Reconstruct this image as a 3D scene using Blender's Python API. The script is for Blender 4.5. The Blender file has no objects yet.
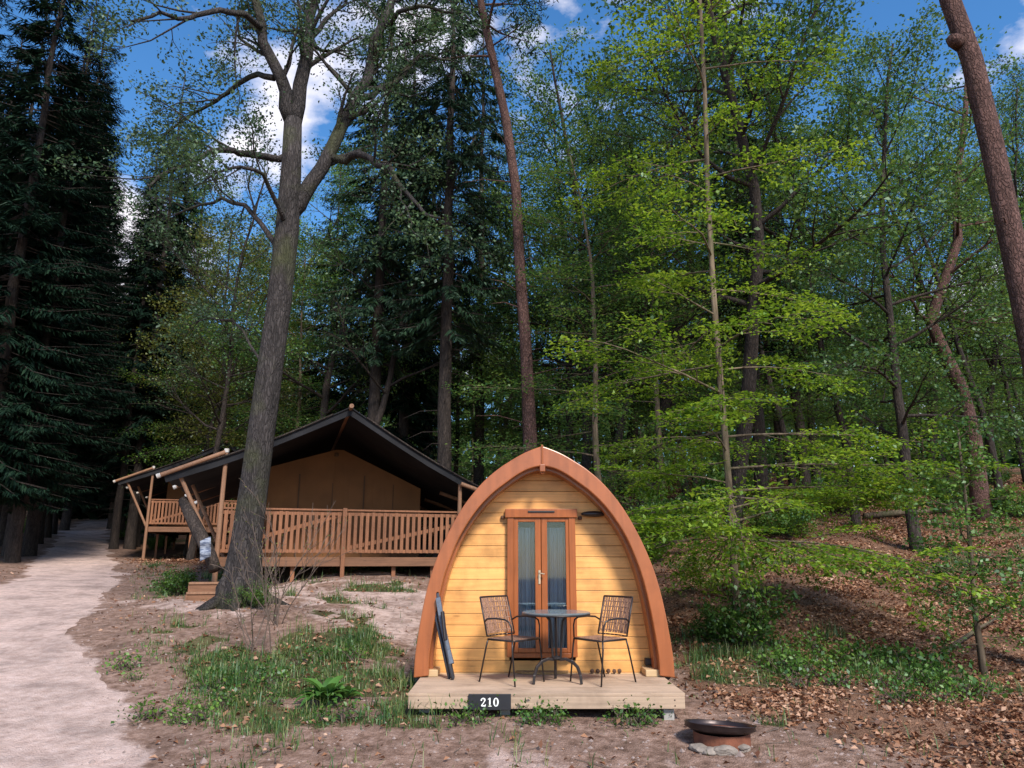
import bpy, math, random
import numpy as np
from mathutils import Vector, Matrix, noise

PI = math.pi
R = math.radians
sc = bpy.context.scene
COL = sc.collection

# ------------------------------------------------------------------ camera
F = 740.0
PITCH = math.atan(176.0 / F)
CAMZ = 1.6
cam_d = bpy.data.cameras.new('camera')
cam = bpy.data.objects.new('camera', cam_d)
COL.objects.link(cam)
cam.location = (0, 0, CAMZ)
cam.rotation_euler = (PI / 2 + PITCH, 0, 0)
cam_d.sensor_width = 36
cam_d.lens = F / 1024 * 36
cam_d.clip_start = 0.1
cam_d.clip_end = 2000
sc.camera = cam

# ------------------------------------------------------------------ sky, sun, exposure
SUN_AZ, SUN_EL = R(158), R(44)     # azimuth from +Y towards +X
SKY_STRENGTH = 0.135
SUN_STRENGTH = 4.0
SUN_ANGLE = R(12.0)
EXPOSURE = 0.55
world = bpy.data.worlds.new('World')
sc.world = world
world.use_nodes = True
nt = world.node_tree
for n in list(nt.nodes):
    nt.nodes.remove(n)


def nn(tree, kind, **kw):
    n = tree.nodes.new(kind)
    for k, v in kw.items():
        setattr(n, k, v)
    return n


def ramp(tree, stops, interp='LINEAR'):
    r = nn(tree, 'ShaderNodeValToRGB')
    r.color_ramp.interpolation = interp
    e = r.color_ramp.elements
    while len(e) > 1:
        e.remove(e[-1])
    e[0].position = stops[0][0]
    e[0].color = stops[0][1]
    for p, c in stops[1:]:
        x = e.new(p)
        x.color = c
    return r


def g(v):
    return (v, v, v, 1)


sky = nn(nt, 'ShaderNodeTexSky')
sky.sky_type = 'NISHITA'
sky.sun_disc = False
sky.sun_elevation = SUN_EL
sky.sun_rotation = SUN_AZ
sky.air_density = 1.0
sky.dust_density = 0.3
sky.ozone_density = 3.0
bg = nn(nt, 'ShaderNodeBackground')
out = nn(nt, 'ShaderNodeOutputWorld')
tc = nn(nt, 'ShaderNodeTexCoord')
mp = nn(nt, 'ShaderNodeMapping')
mp.inputs['Scale'].default_value = (1, 1, 1.7)
mp.inputs['Location'].default_value = (0.35, 0.1, 0.2)
cn = nn(nt, 'ShaderNodeTexNoise')
cn.inputs['Scale'].default_value = 3.6
cn.inputs['Detail'].default_value = 9
cn.inputs['Roughness'].default_value = 0.56
cr = ramp(nt, [(0.52, g(0)), (0.62, g(1))])
mix = nn(nt, 'ShaderNodeMixRGB')
mix.inputs['Color2'].default_value = (6.0, 5.8, 6.3, 1)
sat = nn(nt, 'ShaderNodeHueSaturation')
sat.inputs['Saturation'].default_value = 1.25
sat.inputs['Value'].default_value = 1.15
L = nt.links.new
L(tc.outputs['Generated'], mp.inputs['Vector'])
L(mp.outputs['Vector'], cn.inputs['Vector'])
L(cn.outputs['Fac'], cr.inputs['Fac'])
L(cr.outputs['Color'], mix.inputs['Fac'])
L(sky.outputs['Color'], sat.inputs['Color'])
L(sat.outputs['Color'], mix.inputs['Color1'])
L(mix.outputs['Color'], bg.inputs['Color'])
bg.inputs['Strength'].default_value = SKY_STRENGTH
L(bg.outputs['Background'], out.inputs['Surface'])

sun_d = bpy.data.lights.new('sun', 'SUN')
sun = bpy.data.objects.new('sun', sun_d)
COL.objects.link(sun)
sdir = Vector((math.sin(SUN_AZ) * math.cos(SUN_EL), math.cos(SUN_AZ) * math.cos(SUN_EL), math.sin(SUN_EL)))
sun.rotation_euler = sdir.to_track_quat('Z', 'Y').to_euler()
sun.location = (0, 0, 30)
sun_d.energy = SUN_STRENGTH
sun_d.angle = SUN_ANGLE
sun_d.color = (1.0, 0.94, 0.84)
sc.view_settings.view_transform = 'Standard'
sc.view_settings.look = 'None'
sc.view_settings.gamma = 1
sc.view_settings.use_curve_mapping = False
sc.view_settings.exposure = EXPOSURE
cy = sc.cycles
cy.max_bounces = 5
cy.diffuse_bounces = 3
cy.glossy_bounces = 2
cy.transmission_bounces = 4
cy.transparent_max_bounces = 6
cy.caustics_reflective = False
cy.caustics_refractive = False
cy.use_denoising = True
cy.sample_clamp_indirect = 4

_cp, _sp = math.cos(PITCH), math.sin(PITCH)


def ray(px, py):
    u = (px - 512) / F
    v = (384 - py) / F
    return u, _cp - _sp * v, _sp + _cp * v


def P(px, py, Y):
    """the point of the place seen at (px, py), standing Y metres ahead of the camera"""
    x, y, z = ray(px, py)
    return Vector((x / y * Y, Y, CAMZ + z / y * Y))


# ------------------------------------------------------------------ helpers
def tag(o, label=None, cat=None, group=None, kind=None):
    if label:
        o['label'] = label
    if cat:
        o['category'] = cat
    if group:
        o['group'] = group
    if kind:
        o['kind'] = kind
    return o


def empty(name, loc=(0, 0, 0), rz=0.0, label=None, cat=None, group=None):
    o = bpy.data.objects.new(name, None)
    COL.objects.link(o)
    o.location = loc
    o.rotation_euler = (0, 0, rz)
    o.empty_display_size = 0.2
    return tag(o, label, cat, group)


def link_mesh(name, me, parent=None, mats=None):
    o = bpy.data.objects.new(name, me)
    COL.objects.link(o)
    if mats is not None:
        for m in (mats if isinstance(mats, (list, tuple)) else [mats]):
            me.materials.append(m)
    if parent is not None:
        o.parent = parent
    return o


class MB:
    """collects boxes, bars and tubes for ONE mesh"""

    def __init__(s):
        s.v, s.f, s.m = [], [], []

    def add(s, verts, faces, mi=0):
        b = len(s.v)
        s.v.extend([tuple(v) for v in verts])
        s.f.extend([tuple(i + b for i in f) for f in faces])
        s.m.extend([mi] * len(faces))

    def box(s, c, size, rot=None, mi=0, ch=0.0):
        hx, hy, hz = size[0] / 2, size[1] / 2, size[2] / 2
        vs = [Vector((x, y, z)) for z in (-hz, hz) for y in (-hy, hy) for x in (-hx, hx)]
        if rot is not None:
            vs = [rot @ v for v in vs]
        c = Vector(c)
        s.add([v + c for v in vs], [(0, 2, 3, 1), (4, 5, 7, 6), (0, 1, 5, 4), (2, 6, 7, 3), (0, 4, 6, 2), (1, 3, 7, 5)], mi)

    def bar(s, a, b, w, h, up=(0, 0, 1), mi=0):
        a, b = Vector(a), Vector(b)
        d = (b - a)
        ln = d.length
        if ln < 1e-6:
            return
        d.normalize()
        up = Vector(up)
        if abs(d.dot(up)) > 0.98:
            up = Vector((0, 1, 0))
        sx = d.cross(up).normalized()
        u = sx.cross(d).normalized()
        vs = []
        for p in (a, b):
            for (i, j) in ((-1, -1), (1, -1), (1, 1), (-1, 1)):
                vs.append(p + sx * (w / 2 * i) + u * (h / 2 * j))
        s.add(vs, [(3, 2, 1, 0), (4, 5, 6, 7), (0, 1, 5, 4), (1, 2, 6, 5), (2, 3, 7, 6), (3, 0, 4, 7)], mi)

    def tube(s, pts, rad, n=8, cap=True, mi=0, wob=0.0, rng=None):
        pts = [Vector(p) for p in pts]
        k = len(pts)
        if not hasattr(rad, '__len__'):
            rad = [rad] * k
        base = len(s.v)
        t0 = (pts[1] - pts[0]).normalized()
        ref = Vector((0, 0, 1)) if abs(t0.z) < 0.9 else Vector((1, 0, 0))
        nx = t0.cross(ref).normalized()
        for i, p in enumerate(pts):
            t = (pts[min(i + 1, k - 1)] - pts[max(i - 1, 0)]).normalized()
            nx = (nx - t * nx.dot(t))
            if nx.length < 1e-5:
                nx = t.cross(Vector((0.3, 0.5, 0.8))).normalized()
            nx.normalize()
            ny = t.cross(nx)
            for j in range(n):
                a = 2 * PI * j / n
                r = rad[i]
                if wob and rng:
                    r *= 1 + rng.uniform(-wob, wob)
                s.v.append(tuple(p + nx * (math.cos(a) * r) + ny * (math.sin(a) * r)))
        for i in range(k - 1):
            for j in range(n):
                a = base + i * n + j
                b = base + i * n + (j + 1) % n
                s.f.append((a, b, b + n, a + n))
                s.m.append(mi)
        if cap:
            s.f.append(tuple(base + j for j in reversed(range(n))))
            s.f.append(tuple(base + (k - 1) * n + j for j in range(n)))
            s.m += [mi, mi]

    def prism_y(s, poly, y0, y1, mi=0):
        n = len(poly)
        vs = [(x, y0, z) for x, z in poly] + [(x, y1, z) for x, z in poly]
        fs = [tuple(range(n)), tuple(reversed(range(n, 2 * n)))]
        for i in range(n):
            j = (i + 1) % n
            fs.append((j, i, i + n, j + n))
        s.add(vs, fs, mi)

    def strip_y(s, A, B, y0, y1, mi=0):
        """solid between two matching outlines A and B (x,z lists), from y0 to y1"""
        n = len(A)
        vs = [(x, y0, z) for x, z in A] + [(x, y0, z) for x, z in B] + [(x, y1, z) for x, z in A] + [(x, y1, z) for x, z in B]
        fs = []
        for i in range(n - 1):
            fs.append((i, i + 1, n + i + 1, n + i))
            fs.append((2 * n + i + 1, 2 * n + i, 3 * n + i, 3 * n + i + 1))
            fs.append((i + 1, i, 2 * n + i, 2 * n + i + 1))
            fs.append((n + i, n + i + 1, 3 * n + i + 1, 3 * n + i))
        fs.append((0, n, 3 * n, 2 * n))
        fs.append((n - 1, 3 * n - 1, 4 * n - 1, 2 * n - 1))
        s.add(vs, fs, mi)

    def lathe(s, prof, c=(0, 0, 0), n=32, mi=0):
        c = Vector(c)
        base = len(s.v)
        for r, z in prof:
            for j in range(n):
                a = 2 * PI * j / n
                s.v.append((c.x + r * math.cos(a), c.y + r * math.sin(a), c.z + z))
        for i in range(len(prof) - 1):
            for j in range(n):
                a = base + i * n + j
                b = base + i * n + (j + 1) % n
                s.f.append((a, b, b + n, a + n))
                s.m.append(mi)

    def build(s, name, mats=None, parent=None, smooth=False, bevel=0.0, mat_world=None):
        me = bpy.data.meshes.new(name)
        me.from_pydata(s.v, [], s.f)
        o = link_mesh(name, me, parent, mats)
        if s.m:
            me.polygons.foreach_set('material_index', s.m)
        import bmesh
        bm = bmesh.new()
        bm.from_mesh(me)
        bmesh.ops.recalc_face_normals(bm, faces=bm.faces)
        bm.to_mesh(me)
        bm.free()
        if smooth:
            me.polygons.foreach_set('use_smooth', [True] * len(me.polygons))
        if bevel:
            b = o.modifiers.new('bevel', 'BEVEL')
            b.width = bevel
            b.segments = 2
            b.limit_method = 'ANGLE'
            b.angle_limit = R(40)
        me.update()
        return o


def quads_mesh(name, V, mat, parent=None, tri=False):
    """V: (n,4,3) array of quads"""
    V = np.ascontiguousarray(V, dtype=np.float32)
    n, k = V.shape[0], V.shape[1]
    me = bpy.data.meshes.new(name)
    me.vertices.add(n * k)
    me.vertices.foreach_set('co', V.reshape(-1))
    me.loops.add(n * k)
    me.loops.foreach_set('vertex_index', np.arange(n * k, dtype=np.int32))
    me.polygons.add(n)
    me.polygons.foreach_set('loop_start', np.arange(0, n * k, k, dtype=np.int32))
    me.polygons.foreach_set('loop_total', np.full(n, k, dtype=np.int32))
    me.update(calc_edges=True)
    me.validate()
    return link_mesh(name, me, parent, mat)


# ------------------------------------------------------------------ materials
MATS = {}


def new_mat(name):
    m = bpy.data.materials.new(name)
    m.use_nodes = True
    t = m.node_tree
    b = t.nodes['Principled BSDF']
    MATS[name] = m
    return m, t, b


def rgb(c):
    return (c[0], c[1], c[2], 1)


def basic(name, col, rough=0.6, metal=0.0, var=0.15, scale=8, stretch=(1, 1, 1), bump=0.0, spec=0.5, coord='Object', detail=5, col2=None, ramp_w=0.25):
    m, t, b = new_mat(name)
    c = nn(t, 'ShaderNodeTexCoord')
    mp = nn(t, 'ShaderNodeMapping')
    mp.inputs['Scale'].default_value = stretch
    no = nn(t, 'ShaderNodeTexNoise')
    no.inputs['Scale'].default_value = scale
    no.inputs['Detail'].default_value = detail
    t.links.new(c.outputs[coord], mp.inputs['Vector'])
    t.links.new(mp.outputs['Vector'], no.inputs['Vector'])
    if col2 is None:
        lo = [x * (1 - var) for x in col]
        hi = [min(1, x * (1 + var)) for x in col]
    else:
        lo, hi = col, col2
    r = ramp(t, [(0.5 - ramp_w, rgb(lo)), (0.5 + ramp_w, rgb(hi))])
    t.links.new(no.outputs['Fac'], r.inputs['Fac'])
    t.links.new(r.outputs['Color'], b.inputs['Base Color'])
    b.inputs['Roughness'].default_value = rough
    b.inputs['Metallic'].default_value = metal
    b.inputs['Specular IOR Level'].default_value = spec
    if bump:
        bp = nn(t, 'ShaderNodeBump')
        bp.inputs['Strength'].default_value = 1.0
        bp.inputs['Distance'].default_value = bump
        t.links.new(no.outputs['Fac'], bp.inputs['Height'])
        t.links.new(bp.outputs['Normal'], b.inputs['Normal'])
    return m


def wood(name, col, rough=0.6, axis='X', var=0.16, knots=True, per_island=0.12, grain=14, bump=0.0015, knot_col=None, spec=0.4, stain=0.6):
    m, t, b = new_mat(name)
    c = nn(t, 'ShaderNodeTexCoord')
    mp = nn(t, 'ShaderNodeMapping')
    s = {'X': (0.7, grain, grain), 'Y': (grain, 0.7, grain), 'Z': (grain, grain, 0.7)}[axis]
    mp.inputs['Scale'].default_value = s
    geo = nn(t, 'ShaderNodeNewGeometry')
    off = nn(t, 'ShaderNodeVectorMath', operation='SCALE')
    comb = nn(t, 'ShaderNodeCombineXYZ')
    for i in range(3):
        t.links.new(geo.outputs['Random Per Island'], comb.inputs[i])
    off.inputs['Scale'].default_value = 37
    t.links.new(comb.outputs[0], off.inputs[0])
    addv = nn(t, 'ShaderNodeVectorMath', operation='ADD')
    t.links.new(c.outputs['Object'], addv.inputs[0])
    t.links.new(off.outputs[0], addv.inputs[1])
    t.links.new(addv.outputs[0], mp.inputs['Vector'])
    no = nn(t, 'ShaderNodeTexNoise')
    no.inputs['Scale'].default_value = 2.2
    no.inputs['Detail'].default_value = 6
    no.inputs['Distortion'].default_value = 0.6
    t.links.new(mp.outputs['Vector'], no.inputs['Vector'])
    r = ramp(t, [(0.3, rgb([x * (1 - var) for x in col])), (0.5, rgb(col)), (0.72, rgb([min(1, x * (1 + var)) for x in col]))])
    t.links.new(no.outputs['Fac'], r.inputs['Fac'])
    last = r.outputs['Color']
    if knots:
        mk = nn(t, 'ShaderNodeMapping')
        ks = {'X': (1.3, 5, 5), 'Y': (5, 1.3, 5), 'Z': (5, 5, 1.3)}[axis]
        mk.inputs['Scale'].default_value = ks
        t.links.new(addv.outputs[0], mk.inputs['Vector'])
        vo = nn(t, 'ShaderNodeTexVoronoi')
        vo.inputs['Scale'].default_value = 1.5
        t.links.new(mk.outputs['Vector'], vo.inputs['Vector'])
        rk = ramp(t, [(0.035, g(1)), (0.11, g(0))])
        t.links.new(vo.outputs['Distance'], rk.inputs['Fac'])
        mx = nn(t, 'ShaderNodeMixRGB')
        mx.inputs['Color2'].default_value = rgb(knot_col or [x * 0.45 for x in col])
        mul = nn(t, 'ShaderNodeMath', operation='MULTIPLY')
        mul.inputs[1].default_value = 0.65
        t.links.new(rk.outputs['Color'], mul.inputs[0])
        t.links.new(mul.outputs[0], mx.inputs['Fac'])
        t.links.new(last, mx.inputs['Color1'])
        last = mx.outputs['Color']
    sn = nn(t, 'ShaderNodeTexNoise')
    sn.inputs['Scale'].default_value = 2.6
    sn.inputs['Detail'].default_value = 7
    sn.inputs['Roughness'].default_value = 0.65
    t.links.new(c.outputs['Object'], sn.inputs['Vector'])
    sr = ramp(t, [(0.32, (0.72, 0.70, 0.68, 1)), (0.52, g(1.0)), (0.7, (1.06, 1.05, 1.03, 1))])
    t.links.new(sn.outputs['Fac'], sr.inputs['Fac'])
    sm = nn(t, 'ShaderNodeMixRGB', blend_type='MULTIPLY')
    sm.inputs['Fac'].default_value = stain
    t.links.new(last, sm.inputs['Color1'])
    t.links.new(sr.outputs['Color'], sm.inputs['Color2'])
    last = sm.outputs['Color']
    hs = nn(t, 'ShaderNodeHueSaturation')
    mr = nn(t, 'ShaderNodeMapRange')
    mr.inputs['To Min'].default_value = 1 - per_island
    mr.inputs['To Max'].default_value = 1 + per_island
    t.links.new(geo.outputs['Random Per Island'], mr.inputs['Value'])
    t.links.new(mr.outputs[0], hs.inputs['Value'])
    t.links.new(last, hs.inputs['Color'])
    t.links.new(hs.outputs['Color'], b.inputs['Base Color'])
    b.inputs['Roughness'].default_value = rough
    b.inputs['Specular IOR Level'].default_value = spec
    bp = nn(t, 'ShaderNodeBump')
    bp.inputs['Distance'].default_value = bump
    t.links.new(no.outputs['Fac'], bp.inputs['Height'])
    t.links.new(bp.outputs['Normal'], b.inputs['Normal'])
    return m


def bark(name, c1, c2, scale=5, stretch=(1, 1, 0.22), bump=0.03, moss=None):
    m, t, b = new_mat(name)
    c = nn(t, 'ShaderNodeTexCoord')
    mp = nn(t, 'ShaderNodeMapping')
    mp.inputs['Scale'].default_value = stretch
    t.links.new(c.outputs['Object'], mp.inputs['Vector'])
    vo = nn(t, 'ShaderNodeTexVoronoi')
    vo.feature = 'DISTANCE_TO_EDGE'
    vo.inputs['Scale'].default_value = scale * 3.2
    dn = nn(t, 'ShaderNodeTexNoise'); dn.inputs['Scale'].default_value = scale * 1.5; dn.inputs['Detail'].default_value = 4
    t.links.new(mp.outputs['Vector'], dn.inputs['Vector'])
    dm = nn(t, 'ShaderNodeMixRGB'); dm.blend_type = 'ADD'; dm.inputs['Fac'].default_value = 0.16
    t.links.new(mp.outputs['Vector'], dm.inputs['Color1']); t.links.new(dn.outputs['Color'], dm.inputs['Color2'])
    t.links.new(dm.outputs['Color'], vo.inputs['Vector'])
    no = nn(t, 'ShaderNodeTexNoise')
    no.inputs['Scale'].default_value = scale
    no.inputs['Detail'].default_value = 8
    no.inputs['Roughness'].default_value = 0.7
    t.links.new(mp.outputs['Vector'], no.inputs['Vector'])
    r1 = ramp(t, [(0.0, g(0.4)), (0.22, g(1))])
    t.links.new(vo.outputs['Distance'], r1.inputs['Fac'])
    r2 = ramp(t, [(0.3, rgb(c1)), (0.7, rgb(c2))])
    t.links.new(no.outputs['Fac'], r2.inputs['Fac'])
    mx = nn(t, 'ShaderNodeMixRGB', blend_type='MULTIPLY')
    mx.inputs['Fac'].default_value = 0.75
    t.links.new(r2.outputs['Color'], mx.inputs['Color1'])
    t.links.new(r1.outputs['Color'], mx.inputs['Color2'])
    last = mx.outputs['Color']
    if moss:
        n2 = nn(t, 'ShaderNodeTexNoise')
        n2.inputs['Scale'].default_value = 1.4
        n2.inputs['Detail'].default_value = 5
        t.links.new(c.outputs['Object'], n2.inputs['Vector'])
        r3 = ramp(t, [(0.5, g(0)), (0.68, g(0.7))])
        t.links.new(n2.outputs['Fac'], r3.inputs['Fac'])
        m2 = nn(t, 'ShaderNodeMixRGB')
        m2.inputs['Color2'].default_value = rgb(moss)
        t.links.new(r3.outputs['Color'], m2.inputs['Fac'])
        t.links.new(last, m2.inputs['Color1'])
        last = m2.outputs['Color']
    t.links.new(last, b.inputs['Base Color'])
    b.inputs['Roughness'].default_value = 0.92
    b.inputs['Specular IOR Level'].default_value = 0.2
    bp = nn(t, 'ShaderNodeBump')
    bp.inputs['Distance'].default_value = bump
    bp.inputs['Strength'].default_value = 0.9
    ad = nn(t, 'ShaderNodeMath', operation='ADD')
    t.links.new(r1.outputs['Color'], ad.inputs[0])
    t.links.new(no.outputs['Fac'], ad.inputs[1])
    t.links.new(ad.outputs[0], bp.inputs['Height'])
    t.links.new(bp.outputs['Normal'], b.inputs['Normal'])
    return m


def leaf_mat(name, c1, c2, c3, trans=0.4, scale=0.35, rough=0.5, gloss=0.25):
    """leaves: colour varies leaf by leaf and clump by clump; light shines through"""
    m = bpy.data.materials.new(name)
    m.use_nodes = True
    t = m.node_tree
    t.nodes.clear()
    o = nn(t, 'ShaderNodeOutputMaterial')
    geo = nn(t, 'ShaderNodeNewGeometry')
    oi = nn(t, 'ShaderNodeObjectInfo')
    no = nn(t, 'ShaderNodeTexNoise')
    no.inputs['Scale'].default_value = scale
    no.inputs['Detail'].default_value = 3
    t.links.new(geo.outputs['Position'], no.inputs['Vector'])
    mr = nn(t, 'ShaderNodeMapRange')
    mr.inputs['From Min'].default_value = 0.3
    mr.inputs['From Max'].default_value = 0.7
    mr.inputs['To Min'].default_value = -0.3
    mr.inputs['To Max'].default_value = 0.3
    t.links.new(no.outputs['Fac'], mr.inputs['Value'])
    ad = nn(t, 'ShaderNodeMath', operation='ADD')
    t.links.new(geo.outputs['Random Per Island'], ad.inputs[0])
    t.links.new(mr.outputs[0], ad.inputs[1])
    r = ramp(t, [(0.0, rgb(c1)), (0.5, rgb(c2)), (1.0, rgb(c3))])
    t.links.new(ad.outputs[0], r.inputs['Fac'])
    hs = nn(t, 'ShaderNodeHueSaturation')
    m2 = nn(t, 'ShaderNodeMapRange')
    m2.inputs['To Min'].default_value = 0.8
    m2.inputs['To Max'].default_value = 1.2
    t.links.new(oi.outputs['Random'], m2.inputs['Value'])
    t.links.new(m2.outputs[0], hs.inputs['Value'])
    t.links.new(r.outputs['Color'], hs.inputs['Color'])
    d = nn(t, 'ShaderNodeBsdfDiffuse')
    tr = nn(t, 'ShaderNodeBsdfTranslucent')
    gl = nn(t, 'ShaderNodeBsdfGlossy')
    gl.inputs['Roughness'].default_value = rough
    gl.inputs['Color'].default_value = (0.6, 0.7, 0.7, 1)
    t.links.new(hs.outputs['Color'], d.inputs['Color'])
    h2 = nn(t, 'ShaderNodeHueSaturation')
    h2.inputs['Hue'].default_value = 0.485
    h2.inputs['Value'].default_value = 1.5
    t.links.new(hs.outputs['Color'], h2.inputs['Color'])
    t.links.new(h2.outputs['Color'], tr.inputs['Color'])
    ms = nn(t, 'ShaderNodeMixShader')
    ms.inputs['Fac'].default_value = trans
    t.links.new(d.outputs[0], ms.inputs[1])
    t.links.new(tr.outputs[0], ms.inputs[2])
    m3 = nn(t, 'ShaderNodeMixShader')
    m3.inputs['Fac'].default_value = 0.10 * gloss * 2
    t.links.new(ms.outputs[0], m3.inputs[1])
    t.links.new(gl.outputs[0], m3.inputs[2])
    t.links.new(m3.outputs[0], o.inputs['Surface'])
    return m


M_wall = wood('larch_planks', (0.75, 0.375, 0.118), rough=0.45, stain=1.0, axis='X', var=0.14, per_island=0.13, knot_col=(0.36, 0.17, 0.05), bump=0.0006)
M_arch = wood('stained_redwood', (0.33, 0.10, 0.034), rough=0.30, axis='Z', var=0.14, knots=False, per_island=0.03, grain=6, bump=0.0006, spec=0.6)
M_door = wood('stained_door_wood', (0.30, 0.085, 0.022), rough=0.38, axis='Z', var=0.18, knots=True, per_island=0.06, bump=0.0006)
M_deck = wood('weathered_deck_wood', (0.42, 0.30, 0.215), rough=0.8, axis='X', var=0.2, per_island=0.13, stain=1.0, knot_col=(0.2, 0.13, 0.08))
M_pine = wood('rail_timber', (0.23, 0.095, 0.045), rough=0.7, axis='Z', var=0.22, per_island=0.16)
M_pineX = wood('beam_timber', (0.19, 0.09, 0.048), rough=0.7, axis='X', var=0.22, per_island=0.12)
M_pole = wood('round_pole_timber', (0.25, 0.13, 0.075), rough=0.65, axis='Z', var=0.2, per_island=0.1, knots=False)
M_poleend = basic('pale_pole_cap', (0.55, 0.5, 0.46), 0.6)
M_block = wood('pale_block_wood', (0.52, 0.36, 0.2), rough=0.7, axis='X')
M_shingle = basic('roof_shingles', (0.05, 0.035, 0.03), 0.85, var=0.4, scale=30, bump=0.004)
M_canvas = basic('tan_canvas', (0.20, 0.085, 0.030), 0.85, var=0.22, scale=1.6, bump=0.01, detail=6)
M_canvas_dark = basic('dark_tan_canvas', (0.10, 0.05, 0.025), 0.85, var=0.2, scale=4)
M_vinyl = basic('clear_vinyl', (0.018, 0.017, 0.018), 0.5, var=0.5, scale=3, bump=0.01)
M_dark_canvas = basic('dark_roof_canvas', (0.018, 0.018, 0.021), 0.85, var=0.4, scale=2, bump=0.01, spec=0.2)
M_black = basic('black_metal', (0.028, 0.022, 0.022), 0.38, metal=0.3, var=0.2, scale=30)
M_wicker = basic('brown_wicker', (0.26, 0.14, 0.09), 0.6, var=0.55, scale=60)
M_tabletop = basic('grey_tabletop', (0.13, 0.15, 0.16), 0.22, var=0.15, scale=20)
M_curtain = basic('grey_curtain', (0.36, 0.42, 0.50), 0.9, var=0.06, scale=3)
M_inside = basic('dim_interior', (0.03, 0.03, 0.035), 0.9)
M_white = basic('white_paint', (0.8, 0.8, 0.78), 0.5, var=0.04)
M_signblack = basic('black_sign_board', (0.016, 0.016, 0.020), 0.45, var=0.2)
M_steel = basic('brass_handle', (0.7, 0.55, 0.4), 0.3, metal=0.9)
M_rust = basic('rusty_steel', (0.19, 0.065, 0.035), 0.8, metal=0.2, var=0.35, scale=14, bump=0.002)
M_bowl = basic('dark_iron_bowl', (0.045, 0.032, 0.032), 0.36, metal=0.6, var=0.4, scale=9, bump=0.002)
M_ash = basic('ash', (0.22, 0.20, 0.20), 0.9, var=0.5, scale=14, bump=0.01)
M_stone = basic('stone', (0.21, 0.175, 0.15), 0.85, var=0.3, scale=9, bump=0.01)
M_coir = basic('coir_mat', (0.30, 0.17, 0.07), 0.95, var=0.3, scale=60, bump=0.004)
M_grille = basic('grey_resin', (0.05, 0.055, 0.07), 0.5, var=0.15)
M_foldgrey = basic('grey_textile', (0.10, 0.12, 0.16), 0.7, var=0.2, scale=30)
M_concrete = basic('concrete', (0.33, 0.31, 0.29), 0.9, var=0.15, scale=12, bump=0.002)
M_towel = basic('blue_grey_cloth', (0.09, 0.11, 0.17), 0.9, col2=(0.26, 0.29, 0.36), scale=9, stretch=(1, 1, 5), ramp_w=0.06, detail=1)
M_gravel = basic('path_gravel', (0.26, 0.195, 0.175), 0.9, var=0.35, scale=3)
M_cone = basic('pine_cone', (0.10, 0.05, 0.03), 0.9, var=0.3, scale=40)

# glass
m, t, b = new_mat('window_glass')
t.nodes.clear()
o_ = nn(t, 'ShaderNodeOutputMaterial')
tr_ = nn(t, 'ShaderNodeBsdfTransparent')
gl_ = nn(t, 'ShaderNodeBsdfGlossy')
gl_.inputs['Roughness'].default_value = 0.03
fr_ = nn(t, 'ShaderNodeFresnel')
fr_.inputs['IOR'].default_value = 1.45
mx_ = nn(t, 'ShaderNodeMixShader')
ad_ = nn(t, 'ShaderNodeMath', operation='ADD')
ad_.inputs[1].default_value = 0.015
t.links.new(fr_.outputs[0], ad_.inputs[0])
tr_.inputs['Color'].default_value = (0.85, 0.9, 0.92, 1)
t.links.new(ad_.outputs[0], mx_.inputs['Fac'])
t.links.new(tr_.outputs[0], mx_.inputs[1])
t.links.new(gl_.outputs[0], mx_.inputs[2])
t.links.new(mx_.outputs[0], o_.inputs['Surface'])
M_glass = m

M_bark_oak = bark('oak_bark', (0.026, 0.023, 0.023), (0.085, 0.072, 0.070), scale=7, moss=(0.06, 0.065, 0.03), bump=0.03)
M_bark_pine = bark('pine_bark', (0.07, 0.038, 0.032), (0.19, 0.105, 0.09), scale=7, bump=0.03, stretch=(1, 1, 0.4))
M_bark_beech = bark('young_bark', (0.06, 0.042, 0.03), (0.20, 0.15, 0.105), scale=3, bump=0.006, moss=(0.07, 0.08, 0.035))
M_bark_pale = bark('pale_bark', (0.09, 0.065, 0.045), (0.28, 0.21, 0.145), scale=3, bump=0.006, moss=(0.09, 0.09, 0.04))
M_bark_dark = bark('dark_bark', (0.025, 0.02, 0.02), (0.085, 0.065, 0.055), scale=6, bump=0.02)
M_twig = basic('bare_twig', (0.10, 0.07, 0.055), 0.9)

M_leaf_beech = leaf_mat('beech_leaves', (0.055, 0.125, 0.010), (0.125, 0.225, 0.014), (0.235, 0.335, 0.028), trans=0.42, scale=0.9)
M_leaf_mid = leaf_mat('wood_leaves', (0.03, 0.09, 0.022), (0.065, 0.15, 0.030), (0.15, 0.235, 0.034), trans=0.4, scale=0.3)
M_leaf_fresh = leaf_mat('fresh_leaves', (0.03, 0.095, 0.018), (0.07, 0.155, 0.022), (0.14, 0.225, 0.03), trans=0.42, scale=0.5)
M_leaf_far_lit = leaf_mat('sunlit_far_leaves', (0.03, 0.09, 0.03), (0.08, 0.17, 0.04), (0.18, 0.27, 0.06), trans=0.5, scale=0.12)  # brightened yellow-green: sunlight on the far wood is put into the leaf colour
M_leaf_yel = leaf_mat('spring_leaves', (0.07, 0.09, 0.015), (0.13, 0.15, 0.022), (0.2, 0.2, 0.03), trans=0.4, scale=0.4)
M_leaf_oak = leaf_mat('oak_leaves', (0.018, 0.042, 0.018), (0.035, 0.07, 0.025), (0.06, 0.10, 0.03), trans=0.3, scale=0.6)
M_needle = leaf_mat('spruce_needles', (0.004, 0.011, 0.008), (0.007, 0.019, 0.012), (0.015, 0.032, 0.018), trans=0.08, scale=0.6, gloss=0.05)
M_needle2 = leaf_mat('pine_needles', (0.012, 0.032, 0.016), (0.02, 0.05, 0.024), (0.035, 0.07, 0.03), trans=0.12, scale=0.6)
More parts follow.
